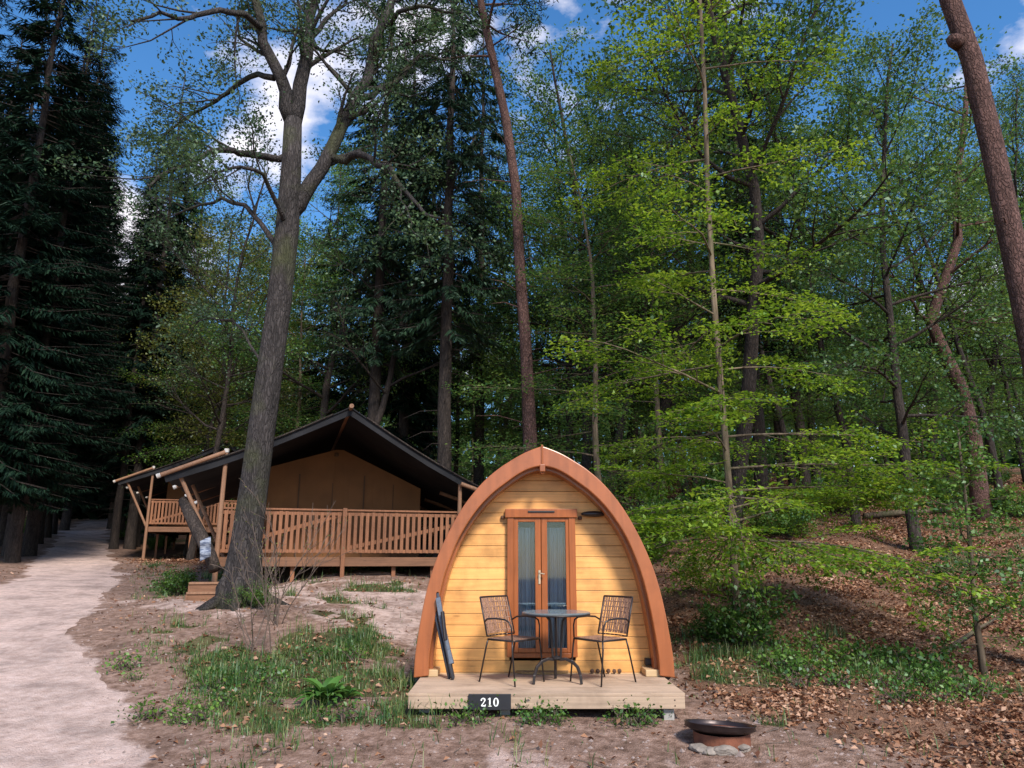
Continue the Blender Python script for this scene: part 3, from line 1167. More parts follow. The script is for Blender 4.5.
# ------------------------------------------------------------------ number board
ns0, ns1 = P(468.5, 694, DF - 0.03), P(511, 710, DF - 0.03)
sx, sz = (ns0.x + ns1.x) / 2, (ns0.z + ns1.z) / 2
sign = empty('number_sign', (sx, DF - 0.03, sz), 0, 'black board with white number 210 fixed to the deck fascia', 'sign')
mb = MB()
mb.box((sx, DF - 0.024, sz), (ns1.x - ns0.x, 0.024, ns0.z - ns1.z))
bw(mb, 'board', M_signblack, sign, bevel=0.003)


def digit_poly(ch):
    """serif figures as closed outlines on a 0..0.62 x 0..1 cell, drawn as thick strokes"""
    if ch == '1':
        return [[(0.30, 0.0), (0.48, 0.0), (0.48, 1.0), (0.30, 1.0)], [(0.16, 0.0), (0.62, 0.0), (0.62, 0.07), (0.16, 0.07)], [(0.12, 0.80), (0.16, 0.88), (0.42, 1.0), (0.38, 0.86)]]
    if ch == '0':
        o_ = [(0.36 + 0.34 * math.cos(a), 0.5 + 0.51 * math.sin(a)) for a in np.linspace(0, 2 * PI, 33)]
        i_ = [(0.36 + 0.14 * math.cos(a), 0.5 + 0.42 * math.sin(a)) for a in np.linspace(0, 2 * PI, 33)]
        return [('ring', o_, i_)]
    if ch == '2':
        c = []
        for a in np.linspace(R(165), R(-38), 16):
            c.append((0.34 + 0.22 * math.cos(a), 0.73 + 0.20 * math.sin(a)))
        c += [(0.36, 0.36), (0.20, 0.19), (0.12, 0.07)]
        w_ = list(np.linspace(0.10, 0.19, 12)) + [0.19, 0.18, 0.16, 0.12, 0.11, 0.10, 0.10]
        return [('stroke', c, w_), [(0.07, 0.0), (0.66, 0.0), (0.68, 0.26), (0.62, 0.26), (0.56, 0.15), (0.07, 0.15)],
                [(0.13 + 0.10 * math.cos(a), 0.74 + 0.09 * math.sin(a)) for a in np.linspace(0, 2 * PI, 13)[:-1]]]


mb = MB()
hd = (ns0.z - ns1.z) * 0.54
wd = 0.72 * hd
for i, ch in enumerate('210'):
    ox = sx - 1.58 * wd + i * wd * 1.1 - 0.002
    oz = sz - hd / 2
    yy0, yy1 = DF - 0.0395, DF - 0.0362
    T = lambda q: (ox + q[0] * hd, oz + q[1] * hd)
    for dpi, d in enumerate(digit_poly(ch)):
        e = 0.0006 * dpi
        if isinstance(d, tuple) and d[0] == 'ring':
            mb.strip_y([T(q) for q in d[1]], [T(q) for q in d[2]], yy0 - e, yy1)
        elif isinstance(d, tuple) and d[0] == 'stroke':
            A_, B_ = [], []
            c, w_ = d[1], d[2]
            for j, q in enumerate(c):
                p0, p1 = c[max(0, j - 1)], c[min(len(c) - 1, j + 1)]
                tx, tz_ = p1[0] - p0[0], p1[1] - p0[1]
                l_ = math.hypot(tx, tz_)
                nx_, nz_ = -tz_ / l_, tx / l_
                A_.append(T((q[0] + nx_ * w_[j] / 2, q[1] + nz_ * w_[j] / 2)))
                B_.append(T((q[0] - nx_ * w_[j] / 2, q[1] - nz_ * w_[j] / 2)))
            mb.strip_y(A_, B_, yy0 - e, yy1)
        else:
            mb.prism_y([T(q) for q in d], yy0 - e, yy1)
bw(mb, 'number', M_white, sign)

# ------------------------------------------------------------------ bistro table and chairs
TY = 8.02
tcx = P(556, 612, TY).x
ttz = P(556, 611.5, TY).z
table = empty('bistro_table', (tcx, TY, DZ), 0, 'round grey bistro table with curved black legs between the two chairs', 'table')
mb = MB()
rt = (P(590, 612, TY).x - P(522, 612, TY).x) / 2
mb.lathe([(0.001, 0), (rt - 0.01, 0), (rt, -0.005), (rt, -0.016), (rt - 0.012, -0.022), (0.001, -0.022)], (tcx, TY, ttz), 48)
bw(mb, 'tabletop', M_tabletop, table, smooth=False, bevel=0.0)
mb = MB()
mb.tube([(tcx + (rt - 0.006) * math.cos(a), TY + (rt - 0.006) * math.sin(a), ttz - 0.026) for a in np.linspace(0, 2 * PI, 40)], 0.009, 8)
bw(mb, 'rim', M_black, table, smooth=True)
zl = wz(655, 556, TY)
mb = MB()
for i in range(3):
    a = PI / 2 + 2 * PI * i / 3
    ca, sa = math.cos(a), math.sin(a)
    r0 = 0.075
    mb.tube([(tcx + ca * 0.13, TY + sa * 0.13, ttz - 0.03), (tcx + ca * 0.075, TY + sa * 0.075, ttz - 0.09), (tcx + ca * r0 * 0.82, TY + sa * r0 * 0.82, ttz - 0.2), (tcx + ca * 0.05, TY + sa * 0.05, zl + 0.03), (tcx + ca * 0.045, TY + sa * 0.045, zl - 0.03)], 0.0125, 8)
mb.tube([(tcx, TY, zl - 0.035), (tcx, TY, zl - 0.012)], 0.055, 16)
mb.tube([(tcx, TY, ttz - 0.05), (tcx, TY, ttz - 0.03)], 0.09, 16)
bw(mb, 'column', M_black, table, smooth=False)
for a in (R(205), R(-25), R(90)):
    mb = MB()
    ca, sa = math.cos(a), math.sin(a)
    rr = 0.27
    pts = []
    for (r_, z_) in ((0.03, 0.225), (0.10, 0.235), (0.17, 0.215), (0.225, 0.165), (0.255, 0.09), (0.265, 0.005)):
        pts.append((tcx + ca * r_, TY + sa * r_, DZ + z_))
    for j in range(len(pts) - 1):
        mb.bar(pts[j], pts[j + 1], 0.028, 0.028)
    for p in pts[1:-1]:
        mb.box(p, (0.026, 0.026, 0.026))
    bw(mb, 'leg', M_black, table, smooth=False, bevel=0.004)


def chair(cx, cy, rz, lab):
    """wicker and steel armchair; built facing +X, seat 0.45 m"""
    root = empty('patio_chair', (cx, cy, DZ), rz, lab, 'chair', 'wicker patio chairs on the deck')
    W2 = 0.245
    # wicker back: leans backward (to -X)
    zb0, zb1 = 0.46, 0.85

    def bx(z_):
        return -0.20 - (z_ - 0.42) * 0.34
    mb = MB()
    nst = 15
    for i in range(nst):
        y = -W2 + 0.012 + (2 * W2 - 0.024) * i / (nst - 1)
        bow = -0.045 * (1 - (y / W2) ** 2)
        pts = []
        for j in range(9):
            z_ = zb0 + 0.02 + (zb1 - zb0 - 0.03) * j / 8
            pts.append((bx(z_) + bow + 0.006 * math.sin(j * PI + i * PI), y + 0.004 * math.sin(i * 2.1 + j), z_))
        for q in range(len(pts) - 1):
            mb.bar(pts[q], pts[q + 1], 0.023, 0.006, up=(1, 0, 0))
    for z_ in (0.46, 0.505, 0.58, 0.63, 0.70, 0.745, 0.80):
        pts = [(bx(z_) - 0.045 * (1 - (y / W2) ** 2) + 0.008 * (1 if i % 2 else -1), y, z_) for i, y in enumerate(np.linspace(-W2 + 0.005, W2 - 0.005, nst))]
        mb.tube(pts, 0.0055, 5)
    mb.build('backrest', M_wicker, root)
    mb = MB()
    top = [(bx(zb1) - 0.045 * (1 - (y / W2) ** 2), y, zb1) for y in np.linspace(-W2, W2, 9)]
    low = [(bx(zb0) - 0.045 * (1 - (y / W2) ** 2), y, zb0) for y in np.linspace(-W2, W2, 9)]
    mb.tube(top, 0.010, 8)
    mb.tube(low, 0.008, 8)
    for s in (-1, 1):
        mb.tube([(bx(zb1), s * W2, zb1), (bx(zb0), s * W2, zb0)], 0.010, 8)
    mb.build('back_frame', M_black, root, smooth=True)
    # seat
    mb = MB()
    for i in range(17):
        y = -W2 + 0.02 + (2 * W2 - 0.04) * i / 16
        mb.box((0.025, y, 0.437 + 0.003 * (i % 2)), (0.44, 0.022, 0.008))
    for i in range(9):
        mb.box((-0.17 + 0.05 * i, 0, 0.431), (0.016, 2 * W2 - 0.02, 0.006))
    mb.build('seat', M_wicker, root)
    mb = MB()
    ring = [(-0.2, -W2, 0.43), (0.22, -W2, 0.43), (0.245, -W2 + 0.03, 0.43), (0.245, W2 - 0.03, 0.43), (0.22, W2, 0.43), (-0.2, W2, 0.43), (-0.2, -W2, 0.43)]
    mb.tube(ring, 0.010, 8)
    mb.build('seat_frame', M_black, root, smooth=True)
    for s in (-1, 1):
        mb = MB()
        mb.tube([(bx(0.42), s * W2, 0.42), (-0.215, s * (W2 + 0.01), 0.36), (-0.33, s * (W2 + 0.015), 0.0)], 0.0105, 8)
        mb.build('leg', M_black, root, smooth=True)
        mb = MB()
        mb.tube([(0.225, s * W2, 0.43), (0.235, s * (W2 + 0.01), 0.34), (0.285, s * (W2 + 0.015), 0.0)], 0.0105, 8)
        mb.build('leg', M_black, root, smooth=True)
        mb = MB()
        mb.tube([(bx(0.60), s * W2, 0.60), (-0.19, s * (W2 + 0.02), 0.635), (-0.05, s * (W2 + 0.025), 0.645), (0.12, s * (W2 + 0.025), 0.64), (0.19, s * (W2 + 0.02), 0.615), (0.22, s * (W2 + 0.01), 0.56), (0.225, s * W2, 0.43)], 0.0095, 8)
        mb.build('armrest', M_black, root, smooth=True)
    root.scale = (0.80, 0.86, 0.98)
    return root


c1 = P(500, 680, 8.12)
chair(P(513, 660, 8.1).x, 8.08, R(-42), 'left wicker patio chair with slim black legs, in front of the double door')
chair(P(601, 660, 8.1).x, 8.08, R(180 + 38), 'right wicker patio chair with slim black legs, in front of the plain plank wall')

# ------------------------------------------------------------------ folded chair leaning at the left of the wall
fc = empty('folded_chair', (P(441, 668, 8.3).x, 8.3, DZ), 0, 'folded grey reclining chair leaning on the left side of the cabin wall', 'folding chair')
A0 = [(434.5, 593), (437.5, 620), (442, 640), (450, 671)]
B0 = [(438.5, 593), (441.5, 612), (446, 642), (453.5, 670)]
mb = MB()
for lst, yy, w_ in ((A0, 8.36, 0.03), (B0, 8.30, 0.028)):
    pts = []
    for i, (px, py) in enumerate(lst):
        p = P(px, py, yy + 0.16 * (1 - i / 3))
        pts.append(p)
    pts[-1].z = DZ + 0.015
    mb.tube(pts, 0.016, 8)
    mb.tube([p + Vector((0.0, -0.10, 0.0)) for p in pts], 0.016, 8)
    for p in (pts[0], pts[-1]):
        mb.tube([p, p + Vector((0, -0.1, 0))], 0.016, 8)
bw(mb, 'frame', M_grille, fc, smooth=True)
mb = MB()
pp = [P(px, py, 8.25 + 0.1 * (1 - i / 4)) for i, (px, py) in enumerate([(437, 598), (440, 616), (443.5, 634), (447, 650), (450.5, 664)])]
for i in range(4):
    mb.bar(pp[i] + Vector((0.012, 0, 0)), pp[i + 1] + Vector((0.012, 0, 0)), 0.05, 0.09, up=(0, 1, 0))
bw(mb, 'folded_sling', M_foldgrey, fc, bevel=0.006)
mb = MB()
a_, b2 = P(441, 611, 8.28), P(444, 640, 8.22)
mb.bar(a_ + Vector((0.02, -0.05, 0)), b2 + Vector((0.02, -0.05, 0)), 0.035, 0.035)
bw(mb, 'armrest', M_black, fc, bevel=0.008)

# ------------------------------------------------------------------ fire bowl
fbY = 6.85
fb = P(721, 745, fbY)
fx = fb.x
gzf = gz(fx, fbY)
zbot = P(721, 749, fbY).z
zrim = P(721, 724, fbY).z
fire = empty('fire_bowl', (fx, fbY, gzf), 0, 'tilted dark iron fire bowl on a rusty ring beside the deck', 'fire pit')
rb = (P(755.5, 728, fbY).x - P(685, 728, fbY).x) / 2
prof = [(0.001, -0.085), (0.12, -0.082), (0.22, -0.06), (0.30, -0.025), (rb - 0.012, 0.0), (rb, 0.006), (rb, 0.013), (rb - 0.02, 0.010), (0.29, -0.012), (0.2, -0.045), (0.1, -0.065), (0.001, -0.068)]
mb = MB()
mb.lathe(prof, (0, 0, 0), 40)
rot = Matrix.Rotation(R(3.5), 3, 'Y') @ Matrix.Rotation(R(-6), 3, 'X')
mb.v = [tuple(rot @ Vector(v) + Vector((fx, fbY, zrim - 0.005))) for v in mb.v]
bw(mb, 'bowl', M_bowl, fire, smooth=True)
mb = MB()
rr = np.random.RandomState(3)
pr = [(0.001, -0.035), (0.1, -0.038), (0.2, -0.040), (0.235, -0.036)]
mb.lathe(pr, (0, 0, 0), 26)
mb.v = [tuple(rot @ (Vector(v) + Vector((0, 0, rr.uniform(-0.006, 0.008)))) + Vector((fx, fbY, zrim - 0.005))) for v in mb.v]
bw(mb, 'ash_bed', M_ash, fire, smooth=False)
mb = MB()
r1, r2, zr0, zr1 = 0.225, 0.235, gzf - 0.02, zrim - 0.055
mb.lathe([(r1, zr0), (r1 + 0.012, zr0), (r1 + 0.012, zr1), (r1, zr1), (r1, zr0)], (fx + 0.01, fbY, 0), 40)
bw(mb, 'base_ring', M_rust, fire, smooth=False)


def rock(name, c, size, seed, mat, label, cat, group=None, sq=(1, 1, 0.6)):
    r_ = np.random.RandomState(seed)
    import bmesh
    bm = bmesh.new()
    bmesh.ops.create_icosphere(bm, subdivisions=3, radius=1.0)
    off = Vector(r_.rand(3) * 50)
    for v in bm.verts:
        k_ = 1 + 0.45 * noise.noise(v.co * 0.9 + off) + 0.12 * noise.noise(v.co * 3 + off)
        v.co = Vector((v.co.x * sq[0], v.co.y * sq[1], v.co.z * sq[2])) * (size * k_)
    me = bpy.data.meshes.new(name)
    bm.to_mesh(me)
    bm.free()
    o_ = link_mesh(name, me, None, mat)
    o_.location = c
    o_.rotation_euler = (0, 0, r_.rand() * 6)
    return tag(o_, label, cat, group)


for i, (px, py, sz_, lab) in enumerate(((699, 745, 0.075, 'pale stone under the left edge of the rusty fire-bowl ring'),
                                   (709, 752, 0.06, 'small stone at the front left of the rusty fire-bowl ring'),
                                   (725, 755, 0.085, 'flat pale stone at the front of the rusty fire-bowl ring'),
                                   (742, 750, 0.068, 'rounded stone at the right edge of the rusty fire-bowl ring'))):
    Yr = fbY - 0.24 + (0.06 if i in (0, 3) else 0)
    p = P(px, py, Yr)
    rock('stone', (p.x, Yr, gz(p.x, Yr) + 0.015), sz_, 40 + i, M_stone, lab, 'stone', 'stones round the fire bowl', (1.15, 1, 0.5))

# ------------------------------------------------------------------ safari tents on stilts
def tent(loc, rz, label, ground_fn, steps=False, right_eave=True):
    """origin: deck floor level, front face, below the ridge; local X along the front, Y to the back"""
    root = empty('safari_tent', loc, rz, label, 'tent', 'safari tents on timber decks')
    MW = Matrix.Translation(Vector(loc)) @ Matrix.Rotation(rz, 4, 'Z')

    def gl(x, y):
        w_ = MW @ Vector((x, y, 0))
        return gz(w_.x, w_.y) - loc[2]
    xl, xr = -2.49, 3.3
    dep = 8.5
    zr, el, er = 3.22, 1.62, 1.25
    wl_, wr_ = 3.62, 3.55
    # floor
    mb = MB()
    nb = 60
    for i in range(nb):
        y = 0.03 + (dep - 0.06) * (i + 0.5) / nb
        mb.box(((xl + xr) / 2, y, -0.02), (xr - xl, dep / nb - 0.008, 0.035))
    mb.build('deck_board', M_pineX, root)
    mb = MB()
    mb.box(((xl + xr) / 2, 0.0, -0.115), (xr - xl + 0.04, 0.05, 0.15))
    mb.box((xl, dep / 2, -0.115), (0.05, dep, 0.15))
    mb.box((xr, dep / 2, -0.115), (0.05, dep, 0.15))
    for x in (-1.5, -0.5, 0.5, 1.5, 2.5):
        mb.box((x, dep / 2, -0.115), (0.05, dep - 0.1, 0.145))
    mb.build('beam', M_pineX, root, bevel=0.004)
    for y in (0.06, 2.2, 4.6, 7):
        for x in (xl + 0.05, -1.0, 0.05, 1.1, 1.95, xr - 0.05):
            if y == 0.06 and x in (xl + 0.05, 0.05):
                continue
            g_ = gl(x, y)
            if g_ > -0.25:
                continue
            mb = MB()
            mb.box((x, y + 0.06, (g_ - 0.1 - 0.19) / 2), (0.08, 0.08, -(g_ - 0.1) - 0.19))
            mb.build('stilt', M_pine, root)
    # main posts
    posts = [(xl, 0.0, el + 0.50), (xr - 0.8, -0.0, 1.62)]
    for x, y, h in posts:
        mb = MB()
        g_ = gl(x, y - 0.04)
        mb.tube([(x, y - 0.07, g_ - 0.1), (x, y - 0.07, 0.4), (x + 0.01, y - 0.07, h)], [0.055, 0.05, 0.042], 10)
        mb.tube([(x + 0.01, y - 0.07, h), (x + 0.01, y - 0.07, h + 0.08)], 0.05, 10, mi=1)
        mb.build('post', [M_pole, M_poleend], root, smooth=False)
    mb = MB()
    g_ = gl(0.0, -0.05)
    mb.box((0.0, -0.075, (g_ - 0.1 + 1.02) / 2), (0.085, 0.085, 1.02 - g_ + 0.1))
    mb.build('post', M_pine, root, bevel=0.005)

    def rail(p0, p1, n_, braced=True, sd=1, missing=None):
        mb = MB()
        p0, p1 = Vector(p0), Vector(p1)
        d = p1 - p0
        ln = d.length
        d.normalize()
        out_ = Vector((d.y, -d.x, 0))
        mb.bar(p0 + Vector((0, 0, 0.98)), p1 + Vector((0, 0, 0.98)), 0.11, 0.035)
        mb.bar(p0 + Vector((0, 0, 0.90)), p1 + Vector((0, 0, 0.90)), 0.04, 0.07)
        mb.bar(p0 + Vector((0, 0, 0.12)), p1 + Vector((0, 0, 0.12)), 0.04, 0.07)
        for i in range(n_):
            t_ = (i + 0.5) / n_
            c = p0 + d * (ln * t_) + out_ * 0.036
            lz = 0.84 + rng.uniform(-0.01, 0.01)
            mb.box(c + Vector((0, 0, 0.09 + lz / 2)), (0.068 * abs(d.x) + 0.02 * abs(d.y), 0.068 * abs(d.y) + 0.02 * abs(d.x), lz), mi=0)
        if braced:
            a_ = p0 + d * 0.1 - out_ * 0.035
            b_ = p1 - d * 0.1 - out_ * 0.035
            if sd > 0:
                mb.bar(a_ + Vector((0, 0, 0.2)), b_ + Vector((0, 0, 0.86)), 0.03, 0.08)
            else:
                mb.bar(a_ + Vector((0, 0, 0.86)), b_ + Vector((0, 0, 0.2)), 0.03, 0.08)
        mb.build('railing', M_pine, root)
    rail((xl + 0.05, 0.0, 0), (-0.05, 0.0, 0), 20, sd=1)
    rail((0.05, 0.0, 0), (xr, 0.0, 0), 26, sd=1)
    rail((xl, 2.4, 0), (xl, 0.05, 0), 16, sd=-1)
    rail((xr, 0.05, 0), (xr, 2.4, 0), 16, sd=1)
    # roof fly: thick sagging canvas, open underneath
    ov = -0.9
    mb = MB()
    nx_, ny_ = 9, 14

    def roofpt(s, u, v, th):
        # u 0 ridge..1 eave
        w_ = (wl_ if s < 0 else wr_)
        e_ = (el if s < 0 else er)
        x = s * w_ * u
        z_ = zr + (e_ - zr) * u - 0.10 * math.sin(PI * u)
        y = ov * 0.2 + (dep + 0.6) * v
        sag = 0.05 * math.sin(PI * v * 4) ** 2 * (0.3 + u)
        return (x, y, z_ - sag - th)
    for s in (-1, 1):
        vs = []
        for th in (0, 0.03):
            for j in range(ny_ + 1):
                for i in range(nx_ + 1):
                    vs.append(roofpt(s, i / nx_, j / ny_, th))
        K = (nx_ + 1) * (ny_ + 1)
        fs = []
        for j in range(ny_):
            for i in range(nx_):
                a = j * (nx_ + 1) + i
                fs.append((a, a + 1, a + nx_ + 2, a + nx_ + 1))
                fs.append((K + a + nx_ + 1, K + a + nx_ + 2, K + a + 1, K + a))
        for i in range(nx_):
            fs.append((i, K + i, K + i + 1, i + 1))
        for j in range(ny_):
            a = j * (nx_ + 1) + nx_
            fs.append((a, K + a, K + a + nx_ + 1, a + nx_ + 1))
        mb.add(vs, fs)
    roof = mb.build('roof', M_dark_canvas, root, smooth=True)
    # hanging valance along the front edge of the roof: dark band
    mb = MB()
    fe = ov * 0.2 + 0.03
    vb = [roofpt(-1, u, 0, 0.03) for u in (1, .75, .5, .25)] + [roofpt(1, u, 0, 0.03) for u in (0, .25, .5, .75, 1)]
    vb = [(v[0], v[2]) for v in vb]
    vb2 = [(x * 0.985, z_ - (0.13 if abs(x) > 0.4 else 0.16)) for x, z_ in vb]
    mb.strip_y(vb, vb2, fe, fe + 0.015)
    mb.build('valance', M_dark_canvas, roof)
    # ridge pole and eave poles with pale caps
    mb = MB()
    mb.tube([(-0.0, ov * 0.2 - 0.25, zr - 0.03), (0, dep, zr - 0.03)], 0.05, 10)
    for s in (-1, 1):
        mb.tube([Vector(roofpt(s, u, 0, 0.0)) + Vector((0, -0.01, 0.0)) for u in (0.1, .25, .4, .55, .7, .85, 1.0)], 0.017, 8, mi=1)
    mb.build('ridge_pole', [M_pole, M_bark_dark], roof)
    for k_, (y, e0, lx) in enumerate(((ov * 0.2 - 0.02, 1.65, 1.25), (2.2, 1.64, 1.05), (4.4, 1.62, 1.0), (6.6, 1.6, 1.0))):
        mb = MB()
        mb.tube([(-wl_ - 0.05, y, e0 - 0.05), (xl + 0.0, y, e0 + 0.46)], 0.045, 10, mi=0)
        mb.tube([(-wl_ - 0.12, y, e0 - 0.08), (-wl_ - 0.05, y, e0 - 0.05)], 0.049, 10, mi=1)
        mb.build('rafter', [M_pole, M_poleend], root)
        mb = MB()
        mb.tube([(xr - 0.8, y, 1.6), (wr_ + 0.1, y, er - 0.02)], 0.045, 10)
        mb.build('rafter', M_pole, root)
    # slanting brace from the deck corner out to the eave
    for y in (-0.02, 2.25):
        mb = MB()
        mb.tube([(xl + 0.02, y, -0.10), (-wl_ + 0.28, y, el + 0.02)], 0.042, 10)
        mb.build('brace', M_pole, root)
    mb = MB()
    mb.tube([(xr - 0.02, -0.02, 0.4), (wr_ - 0.05, -0.02, er - 0.1)], 0.04, 10)
    mb.build('brace', M_pole, root)
    # inner tent: front gable at 2.4 m, side walls
    yb = 2.5
    iw0, iw1 = -2.3, 2.05
    zi0, zi1 = 1.95, 1.72
    mb = MB()
    pk = zr - 0.55
    kx = 22
    top, bot = [], []
    for i in range(kx + 1):
        x = iw0 + (iw1 - iw0) * i / kx
        zt_ = min(pk - max(0, x) * (pk - zi1) / iw1, pk + min(0, x) * (pk - zi0) / -iw0)
        wv = 0.03 * math.sin(x * 3.0) + 0.015 * math.sin(x * 8.3)
        top.append((x, yb + wv * 0.3, zt_))
        bot.append((x, yb + wv, 0.0))
    vs = top + bot
    mb.add(vs, [(i, i + 1, kx + 2 + i, kx + 1 + i) for i in range(kx)])
    mb.add([(v[0], v[1] + 0.02, v[2]) for v in vs], [(i + 1, i, kx + 1 + i, kx + 2 + i) for i in range(kx)])
    for x, z_ in ((iw0, zi0), (iw1, zi1)):
        mb.box((x, (yb + dep) / 2 + 0.05, z_ / 2), (0.03, dep - yb - 0.05, z_))
    cw = mb.build('canvas_wall', M_canvas, root, smooth=False)
    # seams and zipped door flap edges, darkened to carry the canvas folds' shading
    mb = MB()
    for x in (-0.95, 0.62):
        mb.box((x, yb - 0.035, 1.0), (0.035, 0.008, 2.0))
    mb.tube([(-0.1, yb - 0.05, pk - 0.12), (-0.1, yb - 0.06, pk - 0.2)], 0.05, 8)
    for x in (-0.15, 1.35):
        mb.box((x, yb - 0.035, 0.9), (0.02, 0.008, 1.8))
    mb.build('seam', M_canvas_dark, cw)
    return root


TA = P(217, 556, 15.4)
TB = P(445, 559, 16.75)
yaw = math.atan2(TB.y - TA.y, TB.x - TA.x)
dirv = Vector((math.cos(yaw), math.sin(yaw), 0))
org = Vector((TA.x, TA.y, 1.66)) + dirv * 2.49
t1 = tent(tuple(org), yaw, 'brown canvas safari tent with dark roof on a railed deck, directly behind the big oak', gz)
TA2 = P(147, 527, 27.5)
org2 = Vector((TA2.x, TA2.y, TA2.z + 0.02)) + dirv * 2.49
t2 = tent(tuple(org2), yaw, 'farther safari tent on a railed deck, its left eave showing beyond the nearer tent', gz)

# entrance steps at the left corner of the nearer tent
st = P(205, 585, 14.4)
steps = empty('entrance_steps', (st.x, 14.4, gz(st.x, 14.4)), yaw, 'short pale timber steps at the left corner of the nearer tent', 'steps')
for i in range(2):
    mb = MB()
    mb.box((0, i * 0.26, 0.15 + i * 0.17), (0.60, 0.29, 0.04))
    mb.build('tread', M_pole, steps, bevel=0.005)
    mb = MB()
    mb.box((0, i * 0.26 - 0.11, 0.04 + i * 0.17), (0.56, 0.025, 0.18))
    mb.build('riser', M_pineX, steps)
for s in (-1, 1):
    mb = MB()
    mb.box((s * 0.29, 0.0, 0.03), (0.03, 0.27, 0.2))
    mb.box((s * 0.29, 0.27, 0.12), (0.03, 0.26, 0.36))
    mb.build('stringer', M_pineX, steps)

# dark fallen log leaning against the deck corner
lg = MB()
a_, b_ = P(181, 478, 15.2), P(214, 555, 14.6)
lg.tube([P(183, 500, 15.3), P(190, 515, 15.1), P(200, 535, 14.9), P(211, 556, 14.7), P(215, 570, 14.6)], [0.09, 0.12, 0.13, 0.12, 0.11], 12, wob=0.08, rng=rng)
o = lg.build('leaning_log', M_bark_dark, None, smooth=True)
tag(o, 'dark mossy log leaning beside the left deck corner of the nearer tent', 'log')
cl = MB()
kk = 9
pa, pb = P(203, 556, 14.45), P(207, 549, 14.5)
vs = []
for i in range(kk + 1):
    for j in range(4):
        q = P(200 + j * 3.2, 561 - i * 2.2 + j * -1.5, 14.3 + 0.03 * math.sin(i * 1.3 + j))
        vs.append(q)
cl.add(vs, [(i * 4 + j, i * 4 + j + 1, i * 4 + j + 5, i * 4 + j + 4) for i in range(kk) for j in range(3)])
cl.add([v + Vector((0.01, 0.03, 0)) for v in vs], [(i * 4 + j + 4, i * 4 + j + 5, i * 4 + j + 1, i * 4 + j) for i in range(kk) for j in range(3)])
o = cl.build('towel', M_towel, None, smooth=True)
tag(o, 'blue-grey striped towel hanging at the entrance steps of the nearer tent', 'towel')

# ================================================================== vegetation
def leaf_quads(Pt, D, N, S, asp=0.62, fold=0.12):
    """Pt base points, D leaf direction, N normal, S size -> (n,4,3)"""
    D = D / (np.linalg.norm(D, axis=1)[:, None] + 1e-9)
    W_ = np.cross(N, D)
    W_ /= (np.linalg.norm(W_, axis=1)[:, None] + 1e-9)
    N2 = np.cross(D, W_)
    S = S[:, None]
    a = Pt
    b_ = Pt + D * S * 0.45 + W_ * S * asp / 2 + N2 * S * fold
    c = Pt + D * S - N2 * S * fold * 0.5
    d_ = Pt + D * S * 0.45 - W_ * S * asp / 2 + N2 * S * fold
    return np.stack([a, b_, c, d_], 1)


def twigs_to_leaves(tw, per, size, spread, flat, seed, asp=0.62, vsp=0.35):
    """tw: list of (point, direction). flat 1: leaves lie level, 0: any way round"""
    r = np.random.RandomState(seed)
    Pt = np.array([[p.x, p.y, p.z] for p, d in tw])
    Dd = np.array([[d.x, d.y, d.z] for p, d in tw])
    Pt = np.repeat(Pt, per, 0); Dd = np.repeat(Dd, per, 0)
    n = len(Pt)
    off = r.normal(0, 1, (n, 3)) * spread * np.array([1, 1, vsp])
    Pt = Pt + off
    rd = r.normal(0, 1, (n, 3)) * np.array([1, 1, 0.35 if flat > 0.5 else 0.8])
    D = Dd * 0.7 + rd
    N = r.normal(0, 1, (n, 3)) * (1.05 - flat) + np.array([0, 0, 1]) * (0.25 + flat)
    S = size * (0.45 + 0.95 * r.rand(n) ** 0.8)
    return leaf_quads(Pt, D, N, S, asp)


def branch(mb, tw, p, d, L_, r, lvl, prm, rg):
    seg = prm['seg'][lvl]
    n = max(3, int(L_ / seg))
    pts, dirs = [p.copy()], [d.copy()]
    wn = prm['wander'][lvl]
    for i in range(n):
        d = d + Vector((rg.gauss(0, wn), rg.gauss(0, wn), rg.gauss(0, wn * prm.get('wz', 0.7)) + prm['lift'][lvl] / n))
        d.normalize()
        p = p + d * (L_ / n)
        pts.append(p.copy()); dirs.append(d.copy())
    rad = [max(prm.get('rmin', 0.004), r * (1 - 0.8 * i / n)) for i in range(n + 1)]
    mb.tube(pts, rad, prm['sides'][lvl], cap=False)
    children(mb, tw, pts, dirs, rad, L_, lvl, prm, rg)


def children(mb, tw, pts, dirs, rad, L_, lvl, prm, rg, s0=None):
    n = len(pts) - 1
    if lvl >= prm['max']:
        for i in range(1, n + 1):
            tw.append((pts[i], dirs[i]))
        return
    k = max(2, int(L_ * prm['dens'][lvl] + rg.random()))
    s0 = prm['start'][lvl] if s0 is None else s0
    side = rg.choice((-1, 1))
    for j in range(k):
        s = s0 + (1 - s0) * (j + rg.random() * 0.8) / k
        f = min(s * n, n - 1e-3)
        i = int(f)
        q = pts[i].lerp(pts[i + 1], f - i)
        dd = dirs[min(i + 1, n)]
        side = -side
        ang = prm['angle'][lvl] * rg.uniform(0.75, 1.2)
        ax = Vector((0, 0, 1)) if rg.random() < prm['plane'] else Vector((rg.gauss(0, 1), rg.gauss(0, 1), rg.gauss(0, 1))).normalized()
        if abs(dd.dot(ax)) > 0.9:
            ax = Vector((1, 0, 0))
        nd = dd.copy()
        nd.rotate(Matrix.Rotation(side * ang, 3, ax))
        ln = L_ * prm['ratio'][lvl] * (1.15 - 0.6 * s) * rg.uniform(0.7, 1.25)
        branch(mb, tw, q, nd, ln, max(prm.get('rmin', 0.004), rad[i] * 0.55), lvl + 1, prm, rg)
    if lvl == prm['max'] - 1:
        for i in range(max(1, int(n * 0.6)), n + 1):
            tw.append((pts[i], dirs[i]))


